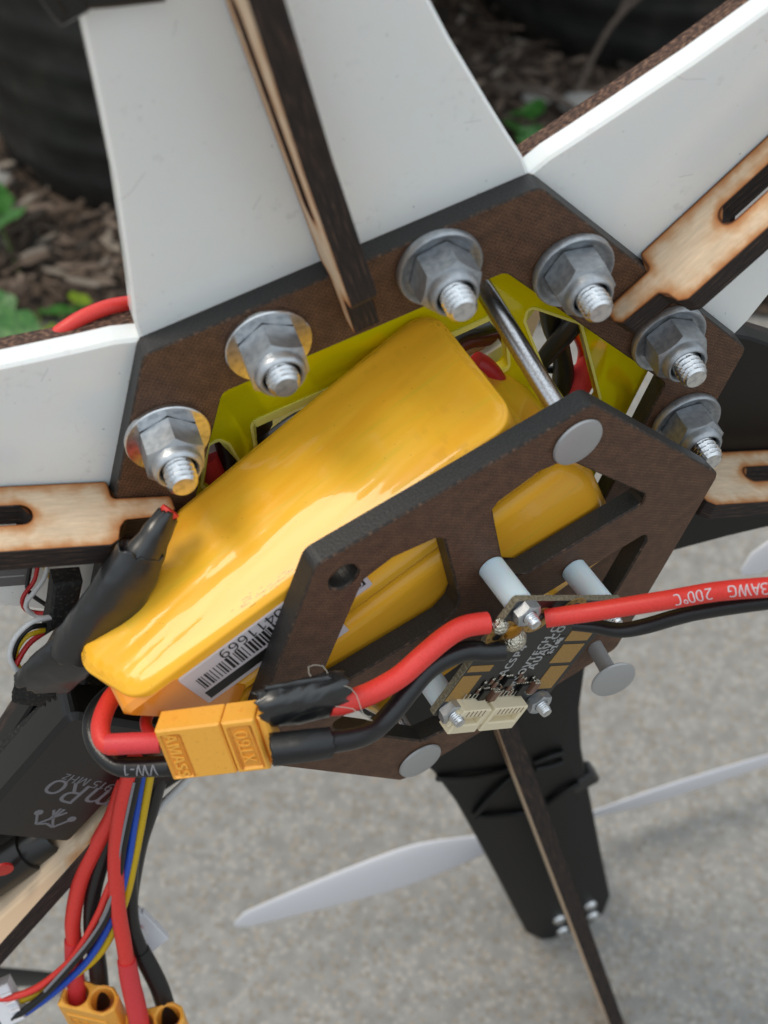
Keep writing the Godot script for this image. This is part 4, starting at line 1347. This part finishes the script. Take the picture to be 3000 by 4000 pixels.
# ---------------------------------------------------------------- telemetry radio on the lower left arm
func build_radio():
	var e := arm_basis(4)
	var f := drone * Transform3D(e, mm(0, 0, -4.8))
	var o := thing("telemetry_radio", "black plastic radio module with grey logo on the lower left arm", "radio", f)
	part("foam_mount", block(84, -30, 0.05, 124, -9, 6.0, 0.3, 1.0), M.sticky_foam, o)
	part("case", block(-23, -14.3, 6.0, 25, 14.3, 16.8, 1.3, 2.5), M.black_plastic, o, Transform3D(Basis(Vector3(0, 0, 1), 0.1), mm(105.5, -20.4, 0)))
	var spots := v2([-106.5, -34.3, -98.2, -49.4, -101.9, -32.4, -95.8, -44.4, -111.2, -46.5])
	var inv := e.inverse()
	var l: Array = []
	for s in spots: l.append(inv * Vector3(s.x, s.y, 0.0) + Vector3(0, 0, 0.01682))
	var dir: Vector3 = (l[0] - l[1]).normalized()
	var b := Basis(dir, Vector3(0, 0, 1).cross(dir), Vector3(0, 0, 1))
	words("mRo", 7.4, 0.05, M.grey_logo, o, Transform3D(b, (l[0] + l[1]) * 0.5), "logo_lettering")
	words("915 MHz", 2.8, 0.05, M.grey_logo, o, Transform3D(b, (l[2] + l[3]) * 0.5), "frequency_lettering")
	var c: Vector3 = l[4]
	for s in [[-5, 0, -2.5, 4.0], [-2.5, 4.0, 2.0, -2.5], [5, 0, 2.5, 4.0], [2.5, 4.0, -2.0, -2.5], [-2.5, 4.0, 0, 3.0], [2.5, 4.0, 0, 3.0], [-0.5, -3.5, 0, 1.0], [0.6, -3.5, 0.5, 1.0]]:
		var p0 := b * mm(s[0], s[1], 0)
		var p1 := b * mm(s[2], s[3], 0)
		part("logo_line", tube(PackedVector3Array([c + p0, (p0 + p1) * 0.5 + c, c + p1]), 0.4, 6, 0.2), M.grey_logo, o)
	for s in [-5.0, 5.0]:
		part("logo_dot", lathe([1.15, 0, 1.15, 0.08, 0.05, 0.1], 16), M.grey_logo, o, Transform3D(Basis.IDENTITY, c + b * mm(s, -0.4, -0.05)))
	var an := v2([-123.5, -66.2, -136.3, -70.9, -131.4, -61.3])
	var a0: Vector3 = inv * Vector3(an[0].x, an[0].y, 0)
	var a1: Vector3 = inv * Vector3(an[1].x, an[1].y, 0)
	part("antenna_socket", lathe([4.0, -6, 4.6, -5, 4.6, 2.0, 5.4, 2.2, 5.4, 20.0, 4.8, 20.6, 3.4, 21.0], 28), M.black_plastic, o, Transform3D(to_z(a1 - a0), Vector3(a0.x, a0.y, 0.0105)))
	var a2: Vector3 = inv * Vector3(an[2].x, an[2].y, 0)
	part("red_cap", lathe([2.6, 0, 2.6, 0.6, 0.05, 0.7], 18), M.thin_red_wire, o, Transform3D(Basis.IDENTITY, Vector3(a2.x, a2.y, 0.0155)))

# ---------------------------------------------------------------- leads hanging below the plug
func plug(label: String, at: Vector3, spin: float):
	var down := drone.basis.inverse() * Vector3(0.05, -1, 0)
	var front: Vector3 = drone.basis.inverse() * Vector3(spin, 0.15, 1)
	var y := -down.normalized()
	var x := y.cross(front).normalized()
	var o := thing("amber_plug", label, "connector", drone * Transform3D(Basis(x, y, x.cross(y)), at), "amber power connectors")
	# the housing seen from its wire end: long way across, one end chamfered
	var out := v2([-7.7, -4, 5.4, -4, 7.7, -1.9, 7.7, 1.9, 5.4, 4, -7.7, 4])
	var rot := Basis(Vector3(1, 0, 0), Vector3(0, 0, -1), Vector3(0, 1, 0))
	part("housing", plate(round_corners(out, 0.0006, 3), [circle(-3.6, 0, 3.2), circle(3.6, 0, 3.2)], -0.016, 0.0, 0.0006), M.amber_plastic, o, Transform3D(rot, Vector3.ZERO))
	part("recess_frame", plate(rect(-5.8, -14, 5.6, -4.5), [rect(-5.2, -13.4, 5.0, -5.1)], 0.0040, 0.0044, 0.0002), M.amber_plastic, o)
	words("XT60", 3.2, 0.4, M.amber_plastic, o, at_mm(-0.2, -9.2, 4.1, Basis(Vector3(0, 0, 1), PI)), "lettering")

func build_hanging():
	plug("amber connector hanging lowest left with red and black sleeves in it", v3([-129.6, -101.5, 32.9])[0], -0.25)
	plug("amber connector hanging right of the other one at the bottom edge", v3([-117.3, -112.9, 41.3])[0], 0.25)
	var p: PackedVector3Array
	var o: Node3D
	p = v3([-85.3, -33.6, 14, -88.8, -38.1, 14.8, -96, -48.8, 17.3, -103.4, -62, 21.1, -109.4, -75.8, 25.7, -113.4, -87.4, 30, -115.7, -94.1, 32.6, -118.5, -103.1, 36.3, -122, -114, 40.8])
	o = cable("hanging_lead", "front red lead hanging straight down to the right amber connector", p, 2.05, M.red_silicone, "leads hanging below the plug")
	part("shrink_sleeve", tube(shifted(v3([-115.2, -92.6, 32, -117.6, -99.8, 34.9, -119.5, -106.5, 37.7, -121.8, -114, 40.9]), p), [2.45, 2.6, 2.7, 2.7], 16), M.red_shrink, o)
	p = v3([-91.3, -43.6, 11.8, -98.9, -53.3, 13.9, -106.7, -61.1, 15.2, -115.5, -70.5, 17.2, -123.2, -81.8, 20.5, -126.5, -88.9, 23, -131, -98.6, 26.6, -135, -107.4, 29.9])
	o = cable("hanging_lead", "rear red lead bowing left down to the left amber connector", p, 2.1, M.red_silicone, "leads hanging below the plug")
	part("shrink_sleeve", tube(shifted(v3([-126.4, -88.4, 22.8, -131.1, -98.5, 26.5, -135.1, -107.9, 30.1]), p), [2.4, 2.5, 2.6], 16), M.red_shrink, o)
	p = v3([-91.8, -46.6, 11.5, -100.8, -58.1, 14.1, -108.4, -67.6, 16.3, -115.9, -78.1, 19.2, -121, -87.9, 22.5, -123.5, -95.2, 25.4, -125.8, -101.4, 27.8, -129.7, -110.8, 31.5])
	o = cable("hanging_lead", "black lead bowing left down to the left amber connector", p, 2.1, M.black_silicone, "leads hanging below the plug")
	part("shrink_sleeve", tube(shifted(v3([-123.1, -94.5, 25.1, -125.8, -101.4, 27.8, -129.9, -111.2, 31.7]), p), [2.4, 2.5, 2.5], 16), M.black_shrink, o)
	p = v3([-88.7, -48.8, 11.9, -97, -62.5, 15.6, -103.6, -73.5, 18.8, -107.6, -81.7, 21.5, -111.1, -90.3, 24.7, -112.6, -97.8, 27.9, -113, -105.3, 31.3, -113.5, -111.3, 34.2, -116.4, -122.1, 38.9])
	o = cable("hanging_lead", "black lead swinging right down to the right amber connector", p, 2.2, M.black_silicone, "leads hanging below the plug")
	part("shrink_sleeve", tube(shifted(v3([-112.7, -98.4, 28.1, -113, -105.3, 31.3, -113.7, -112.3, 34.6, -115.9, -122.2, 39]), p), [2.5, 2.6, 2.6, 2.6], 16), M.black_shrink, o)
	# balance wires to the white plug at the lower left
	p = v3([-103.2, -64.3, 21.5, -109.1, -70.5, 22.7, -115.8, -78.2, 24.6, -126.3, -88.2, 26.7, -135.4, -93.9, 27.3, -142.6, -97, 27, -148.8, -97.9, 26, -151.8, -97.6, 25.2])
	cable("balance_wire", "thin red wire sweeping down left to the white plug", p, 0.98, M.red_silicone, "balance wires", 12)
	p = v3([-85.6, -36, 15.5, -88, -39.8, 16.3, -93.8, -48.6, 18.5, -100, -58.3, 20.9, -105.3, -66.9, 23.4, -112, -76, 25.8, -119.9, -83.4, 27.3, -128.7, -89.9, 28.3, -139.1, -97, 29.2, -148.6, -101.9, 29.3, -157.2, -104.5, 28.7])
	o = cable("balance_wire", "thin black wire with a grey stripe sweeping down left", p, 1.0, M.thin_black_wire, "balance wires", 12)
	part("stripe", tube(shifted(v3([-88.3, -38.7, 16.8, -94.1, -47.5, 18.9, -100.3, -57.1, 21.3, -105.5, -65.7, 23.7, -112.2, -74.8, 26.1, -120, -82, 27.6, -128.7, -88.5, 28.5, -139, -95.5, 29.4]), p), 0.42, 6), M.grey_print, o)
	p = v3([-85.2, -38.3, 14.5, -87.5, -42.1, 15.4, -94.9, -54.3, 18.6, -100.9, -64.2, 21.3, -107.6, -73.9, 24, -115.9, -83.6, 26.4, -124.8, -91.7, 28, -134, -97.5, 28.6, -142.5, -101.8, 28.8, -152.3, -105.9, 28.5, -158.5, -107.6, 27.9])
	cable("balance_wire", "thin blue wire sweeping down left beside the black one", p, 0.95, M.blue_wire, "balance wires", 12)
	p = v3([-83.8, -40.1, 14.3, -86.9, -45.1, 15.5, -93.7, -56.1, 18.3, -100, -65.9, 21, -106.1, -75.1, 23.5, -113.5, -84.2, 25.9, -121.4, -91.7, 27.5, -129.9, -96.4, 27.8, -140.7, -100.2, 27, -151.3, -102.1, 25.5, -153.9, -102.2, 25])
	cable("balance_wire", "thin yellow wire sweeping down left to the white plug", p, 1.1, M.yellow_wire, "balance wires", 12)
	p = v3([-77, -54.2, 11.7, -81.9, -57.3, 11.8, -89.5, -62.2, 12, -96.7, -68.8, 13, -103.4, -77.9, 15.5, -109, -87.5, 18.5, -111.4, -94.2, 21.1, -111.6, -100.4, 24])
	cable("balance_wire", "thin white wire hanging behind the yellow one", p, 1.0, M.white_wire, "balance wires", 12)
	p = v3([-82.7, -48.3, 10.5, -86, -51.9, 11.2, -91.4, -59.6, 13, -98.2, -68.5, 15.2, -105.4, -79.6, 18.4, -110.7, -88.7, 21.3])
	cable("hanging_lead", "dark lead hanging hidden behind the yellow and blue wires", p, 2.3, M.black_silicone, "leads hanging below the plug")
	p = v3([-131.6, -100.3, 27.9, -140.3, -103.6, 27.5, -146.9, -105.5, 26.9, -153.3, -106.7, 26, -156.1, -106.7, 25.4])
	cable("balance_wire", "thin white wire reaching the white plug under the yellow one", p, 1.1, M.white_wire, "balance wires", 12)
	var b := to_z(drone.basis.inverse() * Vector3(0.1, 0.6, 0.8))
	o = thing("balance_plug", "white plug at the lower left corner where the thin wires end", "plug", drone * Transform3D(b, v3([-151.3, -100.7, 25.5])[0]))
	part("shell", block(-3.2, -5.5, -3, 3.2, 6.0, 2.4, 0.3), M.white_plastic, o)
	for k in 4:
		part("divider", block(0.4, -4.6 + k * 2.6, 2.3, 3.4, -4.0 + k * 2.6, 3.4, 0.1), M.white_plastic, o)
	o = thing("hanging_plug", "pale plug hanging behind the leads with a red and a yellow wire end", "plug", drone * Transform3D(b.rotated(b.z, 0.3), v3([-111.6, -104.9, 20.8])[0]))
	part("shell", block(-2.6, -5, -2, 3.6, 5.4, 1.6, 0.3), M.white_plastic, o)
	part("rim", block(-2.9, 4.6, -2.3, 3.0, 6.6, 2.0, 0.3), M.white_plastic, o)
	part("wire_end", tube(v3([-1.5, 6.0, 1.2, -0.6, 3.6, 2.4, 0.6, 2.4, 2.0]), 0.8, 8), M.thin_red_wire, o)
	part("wire_end", tube(v3([-2.2, 4.0, 1.2, -1.6, 2.2, 2.4, -1.0, 0.6, 2.0]), 0.8, 8), M.yellow_wire, o)
	# sensor wires at the left
	p = v3([-81.8, 25.5, -3.2, -84.3, 21.7, -2.4, -85.5, 20.1, -1.6, -85.2, 18.9, 0, -82.1, 18.4, 4.8])
	cable("sensor_wire", "thin black wire below the left leg running into the tape", p, 0.5, M.thin_black_wire, "sensor wires left of the battery", 8)
	p = v3([-80.6, 24.6, -3.2, -83.3, 21.2, -1.6, -86.3, 20.2, 0, -87.6, 19, 0.8, -87.7, 17.2, 1.6, -85.9, 17.1, 3.2, -82, 18.3, 6.4])
	cable("sensor_wire", "thin red wire below the left leg crossing the white one", p, 0.5, M.thin_red_wire, "sensor wires left of the battery", 8)
	p = v3([-78.4, 25.2, -1.6, -80.5, 22.8, 0, -83.7, 21.5, 1.6, -86.2, 20.4, 2.4, -86.9, 18.8, 3.2, -85.6, 16.4, 4, -82.3, 17.7, 6.4])
	cable("sensor_wire", "thin white wire below the left leg curling round the red one", p, 0.55, M.white_wire, "sensor wires left of the battery", 8)
	p = v3([-80.1, 24.3, -3.2, -80.6, 19, -2.4, -80.4, 16.8, 0, -79.8, 17.9, 3.2])
	cable("sensor_wire", "thin yellow wire slanting behind the foam pad", p, 0.4, M.yellow_wire, "sensor wires left of the battery", 8)
	p = v3([-80.9, 21.1, 9.6, -84.7, 24.4, 11.2, -88.6, 23.5, 12, -91.4, 21.2, 12.8, -92.7, 18.7, 13.6, -92.7, 15.1, 14.4, -90.6, 12.7, 15.2])
	cable("sensor_wire", "thin white wire looping out left from the tape, outermost of the loops", p, 0.6, M.white_wire, "sensor wires left of the battery", 8)
	p = v3([-82.3, 17.6, 8.8, -86, 21.8, 10.4, -89.3, 20.9, 11.2, -91.6, 18.6, 12, -93.2, 15.8, 12.8, -91.8, 12.4, 14.4])
	cable("sensor_wire", "thin black wire looping left just inside the white loop", p, 0.6, M.thin_black_wire, "sensor wires left of the battery", 8)
	p = v3([-82.9, 16.8, 8.8, -87.3, 19.8, 10.4, -90.3, 18.8, 11.2, -92.5, 16.1, 12, -92.2, 13.9, 14.4])
	cable("sensor_wire", "thin yellow wire looping left inside the black loop", p, 0.55, M.yellow_wire, "sensor wires left of the battery", 8)
	p = v3([-84, 16.9, 8.8, -87.8, 17.6, 10.4, -90.4, 17.2, 12, -92.6, 16.2, 13.6])
	cable("sensor_wire", "thin dark red wire, innermost of the loops left of the tape", p, 0.6, M.thin_red_wire, "sensor wires left of the battery", 8)
	# the red wire that shows behind the left arm
	p = v3([-57.3, 70.1, -12.8, -52.4, 71.6, -12.8, -48, 71.8, -13.6, -42.9, 70.9, -14.4, -37.9, 68.5, -15.2])
	cable("red_cable", "red cable arching behind the hub between left and top white arms", p, 1.5, M.red_silicone)
	var tg := thing("gray_tag", "small grey printed tag on the lower half of the left white arm", "tag", drone * Transform3D(arm_basis(5), v3([-88.9, 22.5, -4.6])[0]))
	part("tag_sheet", block(-5, -3, 0, 5, 3, 0.2, 0.05), mat("tag_grey", Color(0.40, 0.39, 0.39), 0.5), tg)
	part("tag_line", block(-4, -0.4, 0.2, 2, 0, 0.24, 0.0), M.silk_print, tg)
	part("tag_line", block(1.6, -0.4, 0.2, 2, 2, 0.24, 0.0), M.silk_print, tg)

# ---------------------------------------------------------------- wiring seen through the hub
func build_inside():
	var p: PackedVector3Array
	var g := "wires inside the hub"
	p = v3([14.3, 15.1, -19.2, 22.5, 15.6, -20.8, 27.2, 14.1, -20.8, 33.6, 11, -22.4])
	cable("inner_wire", "brown red wire under the bright yellow edge left of the steel rod", p, 1.6, M.brown_wire, g, 10)
	p = v3([14.1, 18.6, -18.4, 21.7, 19.4, -20, 27.1, 18.4, -20, 33.2, 16.1, -20.8])
	cable("inner_wire", "black wire just below the bright yellow edge left of the steel rod", p, 1.5, M.thin_black_wire, g, 10)
	p = v3([16.1, 10.5, -20, 22.6, 13.1, -20.8, 26.9, 12.2, -20.8, 32.7, 8.9, -22.4])
	cable("inner_wire", "tan wire below the brown one left of the steel rod", p, 1.2, M.tan_wire, g, 10)
	p = v3([21.1, 19.9, -10.4, 23.2, 16.8, -9.6, 24.7, 9.8, -9.6, 25.2, 1.4, -10.4, 25, -7, -11.2])
	cable("inner_wire", "thick dark red sleeve curving behind the battery's right end", p, 2.9, M.thin_red_wire, g, 14)
	p = v3([24.5, -0.5, -16, 29.7, 1.1, -16.8, 35.9, 1.9, -17.6, 40.8, 7, -16.8, 44.9, 11.4, -16, 47.9, 14, -16])
	cable("inner_wire", "black sleeved wire slanting across the opening right of the rod", p, [1.7, 1.7, 1.8, 2.2, 2.4, 2.4], M.black_silicone, g, 14)
	p = v3([43.4, 17.1, -20.8, 43.1, 10.5, -20.8, 43.5, 2.3, -20, 42.8, -4.8, -19.2, 41.1, -12.2, -19.2, 38.6, -20.5, -19.2])
	cable("inner_wire", "black sleeve hanging straight down in the right opening", p, [2.8, 2.8, 2.2, 2.6, 2.6, 2.0], M.black_shrink, g, 14)
	p = v3([52.5, -1.2, -20.8, 50.3, -5.5, -20, 47.2, -9.3, -19.2, 44, -13.2, -18.4, 41.5, -21.5, -18.4])
	cable("inner_wire", "fat red sleeve at the right side of the opening", p, [2.0, 2.6, 3.4, 3.4, 3.0], M.red_shrink, g, 14)
	p = v3([45.4, 15.9, -20, 47.6, 6.2, -20.8, 49, -3.5, -21.6, 47.3, -11.7, -22.4])
	cable("inner_wire", "thin red wire curving beside the fat red sleeve", p, 1.2, M.red_silicone, g, 10)
	p = v3([20.3, -9.5, -14.4, 29.2, -13.2, -15.2, 35.7, -16.7, -16, 42.6, -20.5, -16])
	cable("inner_wire", "black wire lying along the upper edge of the tray", p, 2.0, M.black_silicone, g, 12)
	p = v3([36.2, -0.6, -20.8, 40.3, -4.4, -20.8, 46.4, -7.6, -20.8, 51.5, -9.8, -20.8])
	cable("inner_wire", "thin black wire crossing level behind the black sleeve", p, 0.9, M.thin_black_wire, g, 10)
	p = v3([53.5, -8.6, -17.6, 55.5, -13.8, -16.8, 54.5, -20.9, -16.8, 50.6, -28.4, -17.6])
	cable("inner_wire", "orange wire showing through the yellow sheet at the right", p, 2.0, M.orange_wire, g, 12)
	p = v3([-12.7, 32.1, -16.8, -4.9, 33.2, -16, -0.1, 31.2, -16, 4.8, 30.8, -16.8])
	cable("inner_wire", "orange wire showing through the yellow sheet above the battery", p, 3.0, M.orange_wire, g, 12)
	p = v3([-34.4, 24.6, -16, -35.2, 18.7, -16, -36.7, 13.1, -16, -39.4, 6.1, -16])
	cable("inner_wire", "black sleeve by the left corner of the opening", p, 3.0, M.black_shrink, g, 12)
	p = v3([-40.7, 20.4, -16, -40.9, 14.9, -15.2, -41.3, 8.4, -15.2])
	cable("inner_wire", "dark red sleeve by the left corner of the opening", p, 3.0, M.red_shrink, g, 12)
	p = v3([-27.9, 20.5, -16, -29.8, 15.2, -16, -32.6, 9.4, -16])
	cable("inner_wire", "black wire hanging at the left end of the yellow slot", p, 2.4, M.thin_black_wire, g, 12)
	p = v3([-28.8, 12.8, -19.2, -24.4, 14.7, -19.2, -19.6, 16.2, -19.2, -15.3, 16.3, -19.2])
	cable("inner_wire", "black wire slanting inside the left end of the slot", p, 1.5, M.thin_black_wire, g, 12)
	p = v3([-29.6, 9.5, -20, -25.2, 11.4, -20, -20.6, 12.2, -20, -16.2, 12.3, -20])
	cable("inner_wire", "white wire slanting inside the left end of the slot", p, 1.5, M.white_wire, g, 12)
	p = v3([-28.8, 37.6, -16, -27.7, 30.2, -16, -27.2, 22.7, -16])
	cable("inner_wire", "dark strap crossing behind the yellow sheet at its left corner", p, 3.4, M.strap_black, g, 12)
	var o := thing("inner_plug", "grey white plug inside the hub between battery and steel rod", "plug", drone * Transform3D(Basis(Vector3(0, 0, 1), 0.25), v3([24.5, 9.9, -19.2])[0]))
	part("shell", block(-7, -2.6, -3, 6, 2.6, 1.5, 0.3), M.white_plastic, o)
	part("lower_rim", block(-5, -5.0, -2, 6.5, -2.7, 0.8, 0.2), M.cream_plastic, o)
	for k in 6:
		part("pin", block(-4.0 + k * 1.7, -5.2, 0.6, -3.4 + k * 1.7, -3.0, 1.0, 0.05), M.gold_pad, o)

# ---------------------------------------------------------------- propellers
func blade(length: float, root: float, widest: float, tip: float, pitch0: float, pitch1: float, side: float) -> ArrayMesh:
	var st := begin()
	var rows := 26
	var n := 16
	var ring := []
	for i in rows + 1:
		var t := float(i) / rows
		var chord: float = lerp(root, widest, smoothstep(0.0, 0.42, t)) if t < 0.42 else lerp(widest, tip, pow((t - 0.42) / 0.58, 1.6))
		if t > 0.96: chord *= sqrt(max(0.0, 1.0 - pow((t - 0.96) / 0.042, 2.0)))
		var pitch: float = lerp(pitch0, pitch1, sqrt(t))
		var row := []
		for k in n:
			var a := TAU * k / n
			var y: float = cos(a) * chord * 0.5 - chord * 0.12
			var z: float = sin(a) * chord * 0.045 + (0.06 * chord - 0.22 * y * y / max(chord, 0.1)) * 0.6
			var q: Vector2 = Vector2(y, z).rotated(pitch * side)
			row.append(Vector3(6.0 + length * t, q.x * side, q.y) * 0.001)
		ring.append(row)
	for i in rows:
		for k in n:
			var k1 := (k + 1) % n
			var c: Vector3 = (ring[i][0] + ring[i][n / 2]) * 0.5
			var nn: Vector3 = ((ring[i][k] + ring[i][k1]) * 0.5 - c).normalized()
			quad(st, [ring[i][k], ring[i][k1], ring[i + 1][k1], ring[i + 1][k]], [nn, nn, nn, nn], [Vector2.ZERO, Vector2.ZERO, Vector2.ZERO, Vector2.ZERO])
	st.index()
	st.generate_normals()
	return st.commit()

func propeller(label: String, k: int, turn: float, m: Material, size := 1.0):
	var e := arm_basis(k)
	var o := thing("propeller", label, "propeller", drone * Transform3D(Basis(Vector3(0, 0, 1), turn).scaled(Vector3.ONE * size), e * mm(272, 0, 0) + mm(0, 0, -36)), "two-bladed propellers")
	part("hub", lathe([3.0, -4.0, 6.5, -4.0, 7.0, -3.0, 7.0, 3.0, 6.5, 4.0, 3.0, 4.0], 28), m, o)
	part("blade", blade(117, 8, 24, 9, 0.34, 0.10, 1.0), m, o)
	part("blade", blade(117, 8, 24, 9, 0.34, 0.10, 1.0), m, o, Transform3D(Basis(Vector3(0, 0, 1), PI), Vector3.ZERO))

func build_propellers():
	propeller("white two-bladed propeller behind the end of the lower black arm", 3, -0.25, M.prop_white, 0.97)
	propeller("white two-bladed propeller behind the right black arm", 2, 0.12, M.prop_white, 1.17)
	propeller("dark two-bladed propeller at the end of the lower left arm", 4, 2.14, M.prop_black, 0.96)
